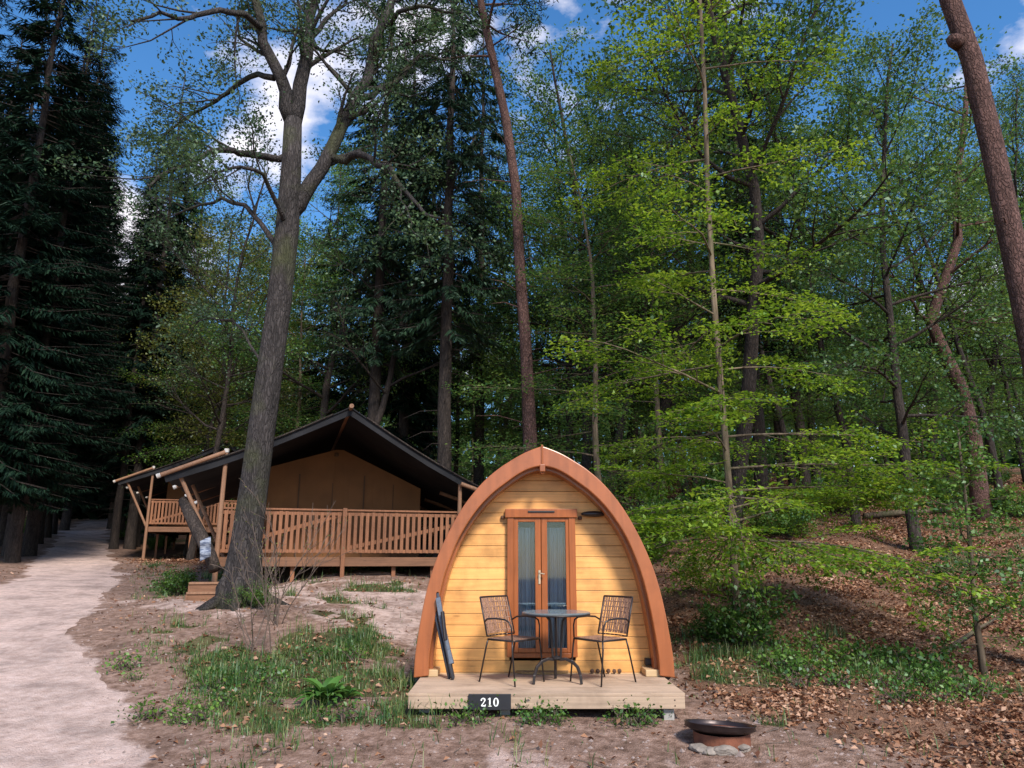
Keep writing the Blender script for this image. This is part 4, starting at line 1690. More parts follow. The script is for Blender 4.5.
def tree_mesh(seed, h, cb, cr, tr, nb, el0, el1, prm, shape=0.6, wander=0.03, trunk_pts=None, ttop=0.2):
    rg = random.Random(seed)
    mb = MB(); tw = []
    if trunk_pts is None:
        pts = [Vector((0, 0, -0.4)), Vector((0, 0, 0.15))]
        k = 14
        d = Vector((rg.gauss(0, 0.02), rg.gauss(0, 0.02), 1))
        for i in range(k):
            d = (d + Vector((rg.gauss(0, wander), rg.gauss(0, wander), 0.02))).normalized()
            pts.append(pts[-1] + d * (h / k))
    else:
        pts = trunk_pts
        k = len(pts) - 2
    zz0, zz1 = pts[0].z, pts[-1].z
    rad = []
    for i, p in enumerate(pts):
        t_ = max(0, (p.z) / max(zz1, 0.1))
        rad.append(tr * (1.0 - (1 - ttop) * t_) * (1.35 if i == 0 else (1.12 if i == 1 else 1)))
    mb.tube(pts, rad, 12, cap=True)

    def at(z):
        for i in range(len(pts) - 1):
            if pts[i].z <= z <= pts[i + 1].z:
                f = (z - pts[i].z) / (pts[i + 1].z - pts[i].z + 1e-9)
                return pts[i].lerp(pts[i + 1], f), rad[i] * (1 - f) + rad[i + 1] * f
        return pts[-1], rad[-1]
    az = rg.random() * 6.28
    for j in range(nb):
        t_ = ((j + rg.random() * 0.7) / nb) ** prm.get('pw', 1.0)
        z = cb + (h - cb) * t_
        q, r = at(min(z, zz1 - 0.05))
        az += 2.4 + rg.gauss(0, 0.35)
        el = el0 + (el1 - el0) * t_ + rg.gauss(0, 0.10)
        L_ = cr * (shape + (1 - shape) * math.sin(PI * min(1, t_ * 0.9 + 0.12))) * (1 - prm.get('upthin', 0) * t_) * (1 - 0.45 * t_ * t_) * rg.uniform(0.6, 1.3)
        d = Vector((math.cos(az) * math.cos(el), math.sin(az) * math.cos(el), math.sin(el)))
        branch(mb, tw, q, d, L_, min(r * 0.5, prm.get('bk', 0.016) * L_ + 0.006), 0, prm, rg)
    return mb, tw


def make_tree(name, mb, V, barkm, leafm, root_loc=(0, 0, 0)):
    root = empty(name, root_loc)
    mb.build('trunk', barkm, root, smooth=True)
    quads_mesh('crown', V, leafm, root)
    return root


def copy_tree(root):
    r = root.copy()
    COL.objects.link(r)
    for ch in [o_ for o_ in bpy.data.objects if o_.parent == root]:
        c = ch.copy()
        COL.objects.link(c)
        c.parent = r
    return r


PROTO_USED = set()
KIDS = {}


def plant(proto, px, Y, scale, rz, label, cat, group=None, lean=(0, 0), zoff=0.0, X=None):
    if X is None:
        X = (px - 512) / F * Y / 1.028
    if proto.name in PROTO_USED:
        r = proto.copy(); COL.objects.link(r)
        for ch in KIDS[proto.name]:
            c = ch.copy(); COL.objects.link(c); c.parent = r
    else:
        PROTO_USED.add(proto.name)
        KIDS[proto.name] = [o_ for o_ in bpy.data.objects if o_.parent == proto]
        r = proto
    r.location = (X, Y, gz(X, Y) + zoff)
    r.scale = (scale, scale, scale)
    r.rotation_euler = (lean[0], lean[1], rz)
    for k_ in ('label', 'category', 'group', 'kind'):
        if k_ in r:
            del r[k_]
    return tag(r, label, cat, group)


PB = dict(bk=0.0055, max=2, seg=[0.35, 0.25, 0.18], wander=[0.10, 0.12, 0.15], lift=[-0.25, -0.15, -0.1], sides=[6, 4, 3], dens=[3.4, 5.0, 0], ratio=[0.42, 0.5, 0], angle=[0.9, 0.85, 0.8], plane=0.9, start=[0.15, 0.15, 0], wz=0.35, rmin=0.003)
PM = dict(max=2, seg=[0.6, 0.45, 0.35], wander=[0.14, 0.16, 0.18], lift=[0.15, 0.0, 0.0], sides=[6, 4, 3], dens=[2.1, 2.6, 0], ratio=[0.5, 0.5, 0], angle=[0.8, 0.8, 0.8], plane=0.6, start=[0.25, 0.2, 0], rmin=0.006)

# ---- young beech beside the cabin: level sprays of fresh leaves
BY = 11.2
bpts = [P(px, py, BY + dy) for px, py, dy in ((738, 640, 0), (737, 625, 0), (735, 580, 0), (730, 500, 0.03), (722, 400, 0.05), (714, 300, 0.05), (708, 200, 0), (705, 100, 0), (700, 0, 0), (697, -90, 0.1), (700, -170, 0.1))]
b0 = Vector((bpts[1].x, BY, gz(bpts[1].x, BY)))
loc_pts = [Vector((p.x - b0.x, p.y - b0.y, p.z - b0.z)) for p in bpts]
loc_pts[0].z = -0.4
loc_pts[1] = Vector((0, 0, 0.12))
H_ = loc_pts[-1].z
mb, tw = tree_mesh(3, H_, 1.35, 2.7, 0.058, 50, 0.06, 0.40, PB | dict(pw=2.3, upthin=0.45), shape=0.9, trunk_pts=loc_pts, ttop=0.4)
V = twigs_to_leaves(tw, 9, 0.068, 0.09, 0.8, 5, vsp=0.18)
beech = make_tree('beech_tree', mb, V, M_bark_pale, M_leaf_beech, tuple(b0))
tag(beech, 'slender young beech with level sprays of bright fresh leaves, just right of the cabin', 'tree')

# ---- generic forest trees
def mid_tree(seed, h, cb, cr, tr, nb, per, size, spread, leafm, barkm, prm=PM, el=(0.25, 0.8), flat=0.45, name='deciduous_tree', wander=0.05):
    mb, tw = tree_mesh(seed, h, cb, cr, tr, nb, el[0], el[1], prm, wander=wander)
    V = twigs_to_leaves(tw, per, size, spread, flat, seed + 1, vsp=0.5)
    return make_tree(name, mb, V, barkm, leafm)


T_mid = [mid_tree(21, 16, 3.0, 4.2, 0.17, 30, 9, 0.105, 0.25, M_leaf_mid, M_bark_dark, name='woodland_tree'),
         mid_tree(22, 19, 5.0, 4.6, 0.20, 30, 9, 0.105, 0.27, M_leaf_mid, M_bark_dark, name='woodland_tree', wander=0.07),
         mid_tree(23, 13, 1.6, 3.6, 0.12, 30, 9, 0.09, 0.26, M_leaf_mid, M_bark_beech, prm=PB | dict(dens=[2.2, 3.0, 0], seg=[0.5, 0.4, 0.3], rmin=0.005), el=(0.05, 0.5), flat=0.75, name='woodland_tree')]
T_beech = [mid_tree(31, 14, 2.0, 3.6, 0.13, 32, 7, 0.082, 0.2, M_leaf_fresh, M_bark_dark, prm=PB | dict(dens=[2.0, 3.0, 0], seg=[0.5, 0.4, 0.3], rmin=0.005), el=(0.05, 0.5), flat=0.75, name='beech_tree')]
T_yel = [mid_tree(41, 17, 4.0, 4.2, 0.16, 26, 6, 0.12, 0.32, M_leaf_yel, M_bark_dark, name='spring_tree')]
T_thin = [mid_tree(51, 15, 4.5, 3.6, 0.13, 20, 4, 0.085, 0.22, M_leaf_oak, M_bark_dark, name='thin_crowned_tree', wander=0.08)]


def spruce(seed, h, cb, rad_, tr, needlem, barkm, name='spruce_tree', dens=1.0, droop=0.55, dead=True):
    rg = random.Random(seed)
    r = np.random.RandomState(seed)
    mb = MB()
    pts = [Vector((0, 0, -0.4)), Vector((0, 0, 0.1))] + [Vector((rg.gauss(0, 0.03), rg.gauss(0, 0.03), z)) for z in np.linspace(1.0, h, 16)]
    rd = [tr * 1.4, tr * 1.12] + [tr * (1 - 0.93 * z / h) for z in np.linspace(1.0, h, 16)]
    mb.tube(pts, rd, 12)
    Pt, D, N, S = [], [], [], []
    z = cb
    while z < h - 0.2:
        t_ = (z - cb) / (h - cb)
        Lb = rad_ * ((1 - t_) ** 0.75) * min(1, 0.55 + t_ * 3) + 0.15
        for b_ in range(int(5 * dens + rg.random())):
            az = rg.random() * 6.283
            L_ = Lb * rg.uniform(0.65, 1.15)
            el = R(12) - R(22) * (1 - t_) + rg.gauss(0, 0.08)
            k = max(3, int(L_ / 0.16))
            p = Vector((0, 0, z + rg.uniform(-0.15, 0.15)))
            bp = [p.copy()]
            for i in range(k):
                s = i / k
                e = el - droop * 0.7 * math.sin(PI * min(1, s * 1.1)) + 0.35 * s * s
                d = Vector((math.cos(az) * math.cos(e), math.sin(az) * math.cos(e), math.sin(e)))
                p = p + d * (L_ / k)
                bp.append(p.copy())
                sd = Vector((-math.sin(az), math.cos(az), 0))
                if s > 0.12:
                    sl = (0.42 * (1.1 - s) + 0.12) * min(1, L_ / 1.5)
                    for q in (-1, 1):
                        for _ in range(4):
                            dirn = d * rg.uniform(0.4, 1.0) + sd * q * rg.uniform(0.5, 1.0) + Vector((0, 0, -rg.uniform(0.1, 0.9)))
                            Pt.append(p + Vector((rg.gauss(0, .03), rg.gauss(0, .03), rg.gauss(0, .03)))); D.append(dirn); N.append((rg.gauss(0, .5), rg.gauss(0, .5), 1)); S.append(sl * rg.uniform(0.5, 1.15))
            mb.tube([bp[0], bp[len(bp) // 2], bp[-1]], [0.022, 0.014, 0.005], 4, cap=False)
        z += 0.30 + 0.12 * rg.random()
    if dead:
        for i in range(26):
            zz = rg.uniform(1.5, cb + 1)
            az = rg.random() * 6.283
            L_ = rg.uniform(0.5, 1.6)
            a = Vector((0, 0, zz))
            mb.tube([a, a + Vector((math.cos(az) * L_ * .6, math.sin(az) * L_ * .6, -0.05)), a + Vector((math.cos(az) * L_, math.sin(az) * L_, -0.3))], [0.015, 0.01, 0.004], 3, cap=False)
    A = lambda q: np.array([tuple(x) for x in q], float)
    V = leaf_quads(A(Pt), A(D), A(N), np.array(S), asp=0.17, fold=0.06)
    return make_tree(name, mb, V, barkm, needlem)


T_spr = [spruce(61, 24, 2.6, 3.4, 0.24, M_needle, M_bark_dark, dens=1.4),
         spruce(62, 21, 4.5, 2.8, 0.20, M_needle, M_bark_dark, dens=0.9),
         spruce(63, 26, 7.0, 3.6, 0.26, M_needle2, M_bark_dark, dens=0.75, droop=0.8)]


# ---- pines: bare reddish trunk, needle tufts high up
def pine(seed, h, cb, cr, tr, trunk_pts=None, name='pine_tree', ttop=0.35, nb=24, dead=10):
    mb, tw = tree_mesh(seed, h, cb, cr, tr, nb, 0.1, 0.7, PM | dict(dens=[1.8, 2.2, 0]), trunk_pts=trunk_pts, ttop=ttop, wander=0.02)
    V = twigs_to_leaves(tw, 10, 0.16, 0.16, 0.1, seed + 1, asp=0.22, vsp=0.8)
    rg = random.Random(seed)
    base = trunk_pts or [Vector((0, 0, 0)), Vector((0, 0, h))]
    for i in range(dead):
        zz = rg.uniform(2.5, cb)
        q = None
        for a, b_ in zip(base, base[1:]):
            if a.z <= zz <= b_.z:
                q = a.lerp(b_, (zz - a.z) / (b_.z - a.z))
        if q is None:
            continue
        az = rg.random() * 6.283
        L_ = rg.uniform(0.4, 1.5)
        mb.tube([q, q + Vector((math.cos(az) * L_ * .6, math.sin(az) * L_ * .6, 0.12)), q + Vector((math.cos(az) * L_, math.sin(az) * L_, 0.05))], [0.018, 0.012, 0.005], 4, cap=False)
    return mb, V


def px_trunk(lst, Yb, extra=None):
    """trunk through picture points at honest depth Yb; returns root location and local points"""
    pts = [P(px, py, Yb + dy) for px, py, dy in lst]
    base = Vector((pts[0].x, Yb + lst[0][2], gz(pts[0].x, Yb + lst[0][2])))
    lp = [p - base for p in pts]
    lp[0] = Vector((0, 0, -0.4))
    if lp[1].z < 0.15:
        lp[1].z = 0.15
    return base, lp


# foreground pine at the right edge
base, lp = px_trunk([(1100, 640, 0), (1094, 600, 0), (1064, 470, 0), (1040, 380, 0), (1016, 260, 0), (993, 150, 0), (972, 60, 0), (950, 0, 0), (935, -60, 0), (905, -170, 0.2), (880, -290, 0.3)], 9.6)
lp.append(lp[-1] + Vector((-0.3, 0.2, 3.5)))
mb, V = pine(71, lp[-1].z, lp[-3].z, 2.6, 0.185, trunk_pts=lp, ttop=0.5, dead=3)
q = P(962, 44, 9.6) - base
mb.tube([q, q + Vector((-0.16, -0.05, 0.03)), q + Vector((-0.22, -0.07, 0.04))], [0.12, 0.10, 0.07], 10)
fp = make_tree('pine_tree', mb, V, M_bark_pine, M_needle2, tuple(base))
tag(fp, 'near leaning pine trunk with reddish plated bark and a broken stub at the right edge', 'tree')

# tall pine rising behind the cabin
base, lp = px_trunk([(531, 470, 0), (530, 440, 0), (526, 350, 0), (520, 270, 0), (516, 190, 0), (506, 120, 0), (493, 60, 0), (482, 10, 0), (472, -60, 0), (468, -140, 0)], 17.5)
mb, V = pine(72, lp[-1].z, lp[-4].z, 2.6, 0.165, trunk_pts=lp, ttop=0.5, dead=22)
o = make_tree('pine_tree', mb, V, M_bark_pine, M_needle2, tuple(base))
tag(o, 'tall bare reddish pine trunk rising directly behind the cabin peak', 'tree')

# ---- the big oak in front of the tent
OY = 13.0
base, lp = px_trunk([(240, 603, 0), (241, 590, 0), (247, 540, 0), (256, 470, 0), (267, 390, 0), (278, 310, 0), (287, 230, 0), (291, 170, 0), (293, 120, 0)], OY)
mb = MB(); tw = []
rg = random.Random(9)
rad = [0.50, 0.34, 0.255, 0.235, 0.228, 0.222, 0.215, 0.19, 0.172]
mb.tube(lp, rad, 18, wob=0.045, rng=rg)
for i in range(8):
    a = i * 0.785 + rg.uniform(-0.25, 0.25)
    ca, sa = math.cos(a), math.sin(a)
    rl = rg.uniform(0.62, 1.0)
    mb.tube([(ca * 0.20, sa * 0.20, 0.62), (ca * 0.31, sa * 0.31, 0.26), (ca * 0.48 * rl, sa * 0.48 * rl, 0.08), (ca * 0.95 * rl, sa * 0.95 * rl, -0.10)], [0.05, 0.11, 0.10, 0.05], 8, wob=0.08, rng=rg)
PO = dict(max=3, seg=[0.5, 0.35, 0.28, 0.22], wander=[0.22, 0.24, 0.26, 0.25], lift=[0.1, 0.15, 0.1, 0], sides=[7, 5, 3, 3], dens=[1.5, 2.0, 3.0, 0], ratio=[0.55, 0.5, 0.45, 0], angle=[0.8, 0.8, 0.8, 0.7], plane=0.35, start=[0.2, 0.15, 0.15, 0], rmin=0.004)
limbs = [
    ([(289, 215, 0), (303, 196, 0.1), (322, 168, 0.2), (340, 130, 0.3), (356, 95, 0.4), (371, 60, 0.5), (382, 25, 0.5), (392, -20, 0.6), (398, -90, 0.8)], 0.165),
    ([(293, 125, 0), (286, 92, -0.1), (272, 60, -0.3), (262, 25, -0.5), (252, -20, -0.6), (246, -80, -0.8)], 0.15),
    ([(293, 125, 0), (300, 85, 0.2), (309, 40, 0.4), (315, 0, 0.6), (322, -60, 0.9), (330, -130, 1.2)], 0.16),
    ([(285, 157, 0), (262, 156, -0.3), (238, 153, -0.6), (220, 150, -0.9), (200, 158, -1.1), (180, 168, -1.3), (160, 176, -1.5), (148, 185, -1.6)], 0.075),
    ([(274, 78, -0.2), (258, 74, 0.2), (238, 84, 0.5), (222, 96, 0.8), (200, 110, 1.1), (180, 122, 1.4), (160, 140, 1.6)], 0.065),
    ([(333, 158, 0.2), (352, 155, 0.0), (370, 158, -0.3), (390, 166, -0.6), (402, 188, -0.8), (418, 205, -1.0), (440, 218, -1.2)], 0.08),
    ([(355, 97, 0.4), (372, 96, 0.6), (392, 84, 0.9), (410, 66, 1.2), (430, 55, 1.5), (450, 60, 1.8)], 0.08),
    ([(281, 268, 0), (262, 225, 0.3), (245, 205, 0.6), (222, 198, 0.9), (200, 205, 1.2), (175, 215, 1.5)], 0.06),
    ([(262, 25, -0.5), (245, 14, -0.9), (220, 10, -1.3), (190, 18, -1.7), (160, 12, -2.1), (130, 22, -2.4)], 0.07),
    ([(382, 25, 0.5), (398, 12, 0.2), (420, 6, -0.2), (445, 12, -0.5), (470, 20, -0.8)], 0.06),
    ([(309, 40, 0.4), (325, 20, 0.9), (345, 5, 1.3), (360, -20, 1.7)], 0.06),
    ([(268, 385, 0), (250, 345, 0.4), (232, 320, 0.8), (210, 318, 1.1), (190, 326, 1.4)], 0.028),
    ([(287, 230, 0), (270, 190, -0.6), (255, 170, -1.2), (232, 168, -1.6), (205, 180, -2.0)], 0.05),
]
for pl_, r0 in limbs:
    pts = [P(px, py, OY + dy) - base for px, py, dy in pl_]
    # fine wander so limbs are crooked
    fine = []
    for a, b_ in zip(pts, pts[1:]):
        fine.append(a)
        m_ = a.lerp(b_, 0.5) + Vector((rg.gauss(0, .05), rg.gauss(0, .05), rg.gauss(0, .05)))
        fine.append(m_)
    fine.append(pts[-1])
    n = len(fine) - 1
    rr_ = [max(0.012, r0 * (1 - 0.68 * i / n)) for i in range(n + 1)]
    mb.tube(fine, rr_, 10 if r0 > 0.1 else 7)
    dirs = [(fine[min(i + 1, n)] - fine[max(i - 1, 0)]).normalized() for i in range(n + 1)]
    ln = sum((b_ - a).length for a, b_ in zip(fine, fine[1:]))
    Lc = min(ln, 3.4)
    k = int(ln * 2.1)
    for j in range(k):
        s = 0.22 + 0.78 * (j + rg.random()) / k
        f = min(s * n, n - 0.01); i = int(f)
        q = fine[i].lerp(fine[i + 1], f - i)
        nd = dirs[i].copy()
        nd.rotate(Matrix.Rotation(rg.choice((-1, 1)) * rg.uniform(0.6, 1.2), 3, Vector((rg.gauss(0, 1), rg.gauss(0, 1), rg.gauss(0, 1))).normalized()))
        branch(mb, tw, q, nd, Lc * rg.uniform(0.3, 0.62) * (1.15 - 0.4 * s), max(0.012, rr_[i] * 0.45), 1, PO, rg)
V = twigs_to_leaves(tw, 11, 0.062, 0.15, 0.3, 12, vsp=0.8)
oak = make_tree('oak_tree', mb, V, M_bark_oak, M_leaf_oak, tuple(base))
tag(oak, 'big forked oak with thick grey trunk standing in front of the nearer tent', 'tree')
print('oak leaves', len(V))

# ---- placed wood: (proto, px, depth, scale, turn, label, group)
FW = []


def put_tree(pr, px, Y, s, label, group=None, lean=(0, 0), cat='tree'):
    FW.append(plant(pr, px, Y, s, random.Random(px * 7 + int(Y * 3)).random() * 6.28, label, cat, group, lean))


NEARSP = {-30: 'nearest dark spruce at the left edge, its trunk cut by the picture side', 8: 'dark spruce whose trunk meets the left verge nearest the track', 28: 'dark spruce standing closest to the left edge of the track bend'}
L_spr = 'dark spruces crowding the left side of the track'
sl = 'one of the dark spruces crowded in the shade left of the track'
for px, Y, k, s in ((28, 27, 0, 0.95), (0, 31, 1, 1.1), (-45, 26, 1, 1.05), (42, 37, 0, 1.0), (-30, 22, 0, 1.0), (8, 26, 1, 1.05), (34, 33, 0, 1.0), (-70, 30, 0, 1.0), (12, 23.5, 0, 0.85), (60, 47, 0, 1.1), (-10, 36, 0, 1.05), (48, 42, 1, 1.15), (-120, 25, 0, 1.0), (20, 50, 2, 1.1), (-60, 46, 0, 1.1), (-150, 40, 0, 1.1)):
    put_tree(T_spr[k], px, Y, s, NEARSP.get(px, sl), L_spr)
sl = 'one of the dark spruces standing behind the left tent at the track bend'
L_spr = 'dark spruces right of the track behind the far tent'
for px, Y, k, s in ((134, 35, 0, 0.72), (112, 33, 1, 0.9), (150, 60, 0, 0.9), (118, 40, 1, 1.12), (146, 44, 0, 1.1), (108, 50, 0, 1.2), (95, 60, 1, 1.3), (70, 66, 0, 1.3), (178, 52, 1, 1.1)):
    put_tree(T_spr[k], px, Y, s, sl, L_spr)
put_tree(T_spr[2], 442, 23, 0.98, 'dark hanging spruce behind the right end of the nearer tent')
put_tree(T_spr[0], 398, 29, 1.0, 'dark spruce behind the ridge of the nearer tent, between oak and hanging spruce')
put_tree(T_spr[1], 318, 33, 0.9, 'smaller dark spruce showing just right of the oak trunk')
put_tree(T_spr[2], 478, 31, 0.95, 'dark spruce between the hanging spruce and the tall pine')
put_tree(T_yel[0], 215, 30, 0.80, 'yellow-green spring tree seen between the spruces and the oak')
put_tree(T_yel[0], 243, 34, 0.86, 'spring tree with yellow-green crown close behind the big oak trunk')
put_tree(T_mid[2], 285, 30, 0.95, 'low leafy tree just right of the oak trunk behind the nearer tent')
put_tree(T_mid[2], 205, 38, 1.25, 'leafy tree showing between far tent roof and oak trunk')
put_tree(T_yel[0], 350, 38, 0.85, 'yellow-green spring tree glimpsed over the nearer tent ridge')
put_tree(T_beech[0], 186, 31, 0.9, 'light green tree between the spruces and the yellow spring tree')
put_tree(T_mid[1], 318, 27, 0.95, 'tall leafy tree right of the oak trunk, its crown against the sky')
put_tree(T_mid[1], 232, 46, 1.45, 'tall leafy tree far behind, filling the sky left of the oak trunk')
put_tree(T_thin[0], 345, 24, 1.1, 'thin-crowned tall tree between the oak and the drooping spruces')
put_tree(T_mid[0], 168, 42, 1.3, 'tall leafy tree rising above the far tent beyond the spring trees')
put_tree(T_yel[0], 165, 36, 0.80, 'yellow-green spring tree above the far tent roof')
put_tree(T_yel[0], 300, 42, 0.9, 'pale spring tree far behind the nearer tent ridge')
put_tree(T_thin[0], 190, 27, 0.95, 'thin-crowned dark tree standing between the two yellow spring trees')
put_tree(T_thin[0], 606, 21, 1.0, 'thin dark tree first to the right behind the cabin')
put_tree(T_mid[1], 645, 23, 0.95, 'leafy tree with dark trunk behind the right shoulder of the cabin')
put_tree(T_mid[1], 735, 19, 1.05, 'thick dark trunk directly behind the young beech')
put_tree(T_spr[2], 768, 22, 0.85, 'dark spruce rising behind the young beech on its right')
put_tree(T_beech[0], 690, 24, 0.95, 'fresh green beech behind the cabin and left of the young beech')
put_tree(T_beech[0], 860, 20, 0.9, 'fresh green beech on the slope right of the young beech')
put_tree(T_mid[0], 918, 17.5, 0.80, 'forked dark-trunked tree on the slope in the middle of the right side')
put_tree(T_beech[0], 1010, 24, 0.95, 'fresh green beech seen past the near leaning pine')
put_tree(T_mid[0], 570, 27, 0.95, 'leafy tree behind the cabin just right of the tall pine')
put_tree(T_mid[2], 540, 33, 1.1, 'small leafy tree behind the tall pine')
put_tree(T_spr[1], 128, 33.5, 1.15, 'dark spruce rising right behind the left eave of the far tent')
put_tree(T_mid[2], 604, 17.5, 0.8, 'low leafy tree close behind the right shoulder of the cabin')
put_tree(T_mid[2], 668, 20, 0.85, 'low leafy tree behind and left of the young beech')
put_tree(T_spr[2], 368, 25, 0.95, 'dark drooping spruce right behind the ridge of the nearer tent')
put_tree(T_spr[1], 424, 36, 1.15, 'farther dark spruce between the two drooping spruces')
put_tree(T_mid[0], 588, 24.5, 1.05, 'leafy tree just right of the tall pine, close behind the cabin')
put_tree(T_mid[1], 626, 31, 1.0, 'leafy tree in the gap between the tall pine and the fresh green beech')
put_tree(T_beech[0], 560, 29, 0.8, 'small fresh green beech low behind the cabin peak')
put_tree(T_beech[0], 800, 25, 0.95, 'fresh green beech behind the dark spruce on the right slope')
base, lp = px_trunk([(984, 520, 0), (980, 500, 0), (974, 440, 0), (962, 390, 0), (943, 350, 0), (930, 320, 0), (945, 280, 0.1), (958, 240, 0.1), (955, 190, 0), (965, 120, 0), (968, 60, 0)], 20)
mb, tw = tree_mesh(77, lp[-1].z, lp[4].z, 3.2, 0.22, 18, 0.1, 0.6, PM, trunk_pts=lp, ttop=0.25)
V = twigs_to_leaves(tw, 5, 0.10, 0.26, 0.4, 8, vsp=0.5)
tag(make_tree('crooked_pine', mb, V, M_bark_pine, M_leaf_mid, tuple(base)), 'crooked reddish trunk that bends left on the slope left of the near leaning pine', 'tree')

# the wood farther up the slope
rgf = random.Random(99)
far_lab = 'one of the leafy trees standing deep in the wood behind the cabin'
far_grp = 'leafy trees deep in the wood'
pr = T_mid + [T_beech[0], T_mid[2], T_beech[0], T_thin[0]]
MARKS = [(150, 'over the far tent roof'), (200, 'left of the oak trunk'), (250, 'behind the oak trunk'), (300, 'just right of the oak trunk'), (345, 'over the left half of the nearer tent roof'),
         (390, 'over the ridge of the nearer tent'), (440, 'behind the hanging spruce'), (490, 'left of the tall pine trunk'), (540, 'above the cabin peak'), (590, 'above the right shoulder of the cabin'),
         (640, 'over the lower right side of the cabin'), (690, 'just left of the young beech'), (735, 'straight behind the young beech'), (785, 'just right of the young beech'), (830, 'midway between young beech and forked tree'),
         (880, 'just left of the forked dark tree'), (925, 'straight behind the forked dark tree'), (970, 'behind the crooked reddish trunk'), (1015, 'seen past the near leaning pine'), (1070, 'at the right edge behind the leaning pine'), (1120, 'beyond the leaning pine at the far right'), (1170, 'farthest right behind the leaning pine')]
ROWN = {30: 'nearest row', 38: 'second row', 46: 'third row', 56: 'last row'}


def far_name(px, Yr):
    m_ = min(MARKS, key=lambda q: abs(q[0] - px))
    return 'leafy tree, %s, %s' % (ROWN[Yr], m_[1])


k = 0
for Yr in (30, 38, 46, 56):
    stp = 56 if Yr < 40 else 46
    for px in range(330 if Yr < 50 else 120, 1180, stp):
        pp = px + rgf.uniform(-20, 20)
        if Yr == 30 and pp < 560:
            continue
        # keep the gap of open sky between the tall pine and the first beech
        p_ = rgf.choice(pr)
        sc_ = rgf.uniform(0.85, 1.1)
        if 500 < pp < 620:
            sc_ *= 0.78
        if pp > 860:
            sc_ *= 0.85
        if 150 < pp < 330:
            sc_ *= 0.6
        plant(p_, pp, Yr + rgf.uniform(-3, 3), sc_, rgf.random() * 6.28, far_name(px, Yr), 'tree', far_grp)
for pp, Yr in ((700, 29), (812, 27), (860, 34), (958, 31), (1060, 28), (640, 36), (905, 42)):
    mbx = None
    plant(T_spr[1] if pp in (812, 640) else T_thin[0], pp, Yr, 1.0, rgf.random() * 6.28, 'one of the bare-stemmed trees halfway up the right-hand slope', 'tree', 'bare-stemmed trees on the slope')

# ---- far-off wood closing the view
r = np.random.RandomState(4)
n = 70000
az = r.uniform(-0.95, 0.95, n)
dist = r.uniform(66, 92, n)
Xf = np.sin(az) * dist; Yf = np.cos(az) * dist
hh = r.rand(n) ** 1.5 * (11 + 9 * vnoise(Xf, Yf * 0.2, 5.0))
Zf = height(Xf, Yf, False) + hh
V = leaf_quads(np.stack([Xf, Yf, Zf], 1), r.normal(0, 1, (n, 3)), r.normal(0, 1, (n, 3)), r.uniform(0.5, 1.1, n), asp=0.7)
lf = az < -0.22 + r.normal(0, 0.02, n)
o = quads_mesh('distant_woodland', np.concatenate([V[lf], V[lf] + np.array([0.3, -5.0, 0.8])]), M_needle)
tag(o, 'near-black far-off spruce wood closing the view behind the tents and the track', 'woodland', kind='stuff')
o = quads_mesh('distant_woodland', V[~lf], M_leaf_far_lit)
tag(o, 'dark green far-off leafy wood closing the view behind the cabin and right slope', 'woodland', kind='stuff')

# ---- shrubs
def shrub(seed, h, rad_, leaves, size, leafm, flat=0.5, stems=9, name='shrub'):
    rg = random.Random(seed)
    mb = MB(); tw = []
    prm = dict(max=1, seg=[0.15, 0.12], wander=[0.18, 0.2], lift=[0.1, 0], sides=[5, 3], dens=[9, 0], ratio=[0.5, 0], angle=[0.8, 0.8], plane=0.4, start=[0.2, 0], rmin=0.003)
    for i in range(stems):
        a = rg.random() * 6.28
        tilt = rg.uniform(0.1, 1.1)
        L_ = h * rg.uniform(0.6, 1.1) * (0.7 + 0.5 * tilt * rad_ / h)
        d = Vector((math.cos(a) * math.sin(tilt), math.sin(a) * math.sin(tilt), math.cos(tilt)))
        branch(mb, tw, Vector((rg.gauss(0, .05), rg.gauss(0, .05), -0.05)), d, L_, 0.012, 0, prm, rg)
    per = max(1, int(leaves / len(tw)))
    V = twigs_to_leaves(tw, per, size, 0.07, flat, seed, vsp=0.8)
    root = empty(name)
    mb.build('stem', M_twig, root)
    quads_mesh('foliage', V, leafm, root)
    return root


S1 = shrub(81, 1.0, 0.75, 2600, 0.06, M_under)
S2 = shrub(82, 0.7, 0.6, 2400, 0.055, M_under)
S3 = shrub(83, 1.7, 1.2, 7000, 0.09, M_leaf_fresh, stems=16)
plant(S1, 745, 10.6, 0.95, 0, 'dense green shrub at the foot of the young beech', 'shrub')
plant(S2, 722, 10.9, 0.8, 1, 'small bush left of the dense shrub at the foot of the young beech', 'shrub')
plant(S2, 183, 16.0, 0.9, 2, 'dark bush under the left eave of the nearer tent', 'shrub')
plant(S1, 262, 12.6, 0.42, 2, 'low green tuft of shrub against the oak trunk', 'shrub')
for i, (px, Y) in enumerate(((700, 19), (790, 18.5), (850, 22), (640, 17), (960, 22), (1010, 20), (590, 24), (890, 26), (1080, 24), (740, 26), (820, 30), (540, 26), (480, 30), (1000, 30), (930, 34))):
    plant(S3, px, Y, rgf.uniform(0.6, 0.95), rgf.random() * 6, 'one of the green undergrowth bushes between the trunks on the slope behind the cabin', 'shrub', 'undergrowth bushes on the slope')
for i, (px, Y) in enumerate(((-40, 28), (25, 40), (128, 40), (160, 34), (250, 34), (330, 36), (410, 34), (200, 40))):
    plant(S3, px, Y, rgf.uniform(0.5, 0.8), rgf.random() * 6, 'one of the dim bushes under the spruces behind the tents', 'shrub', 'bushes under the spruces')

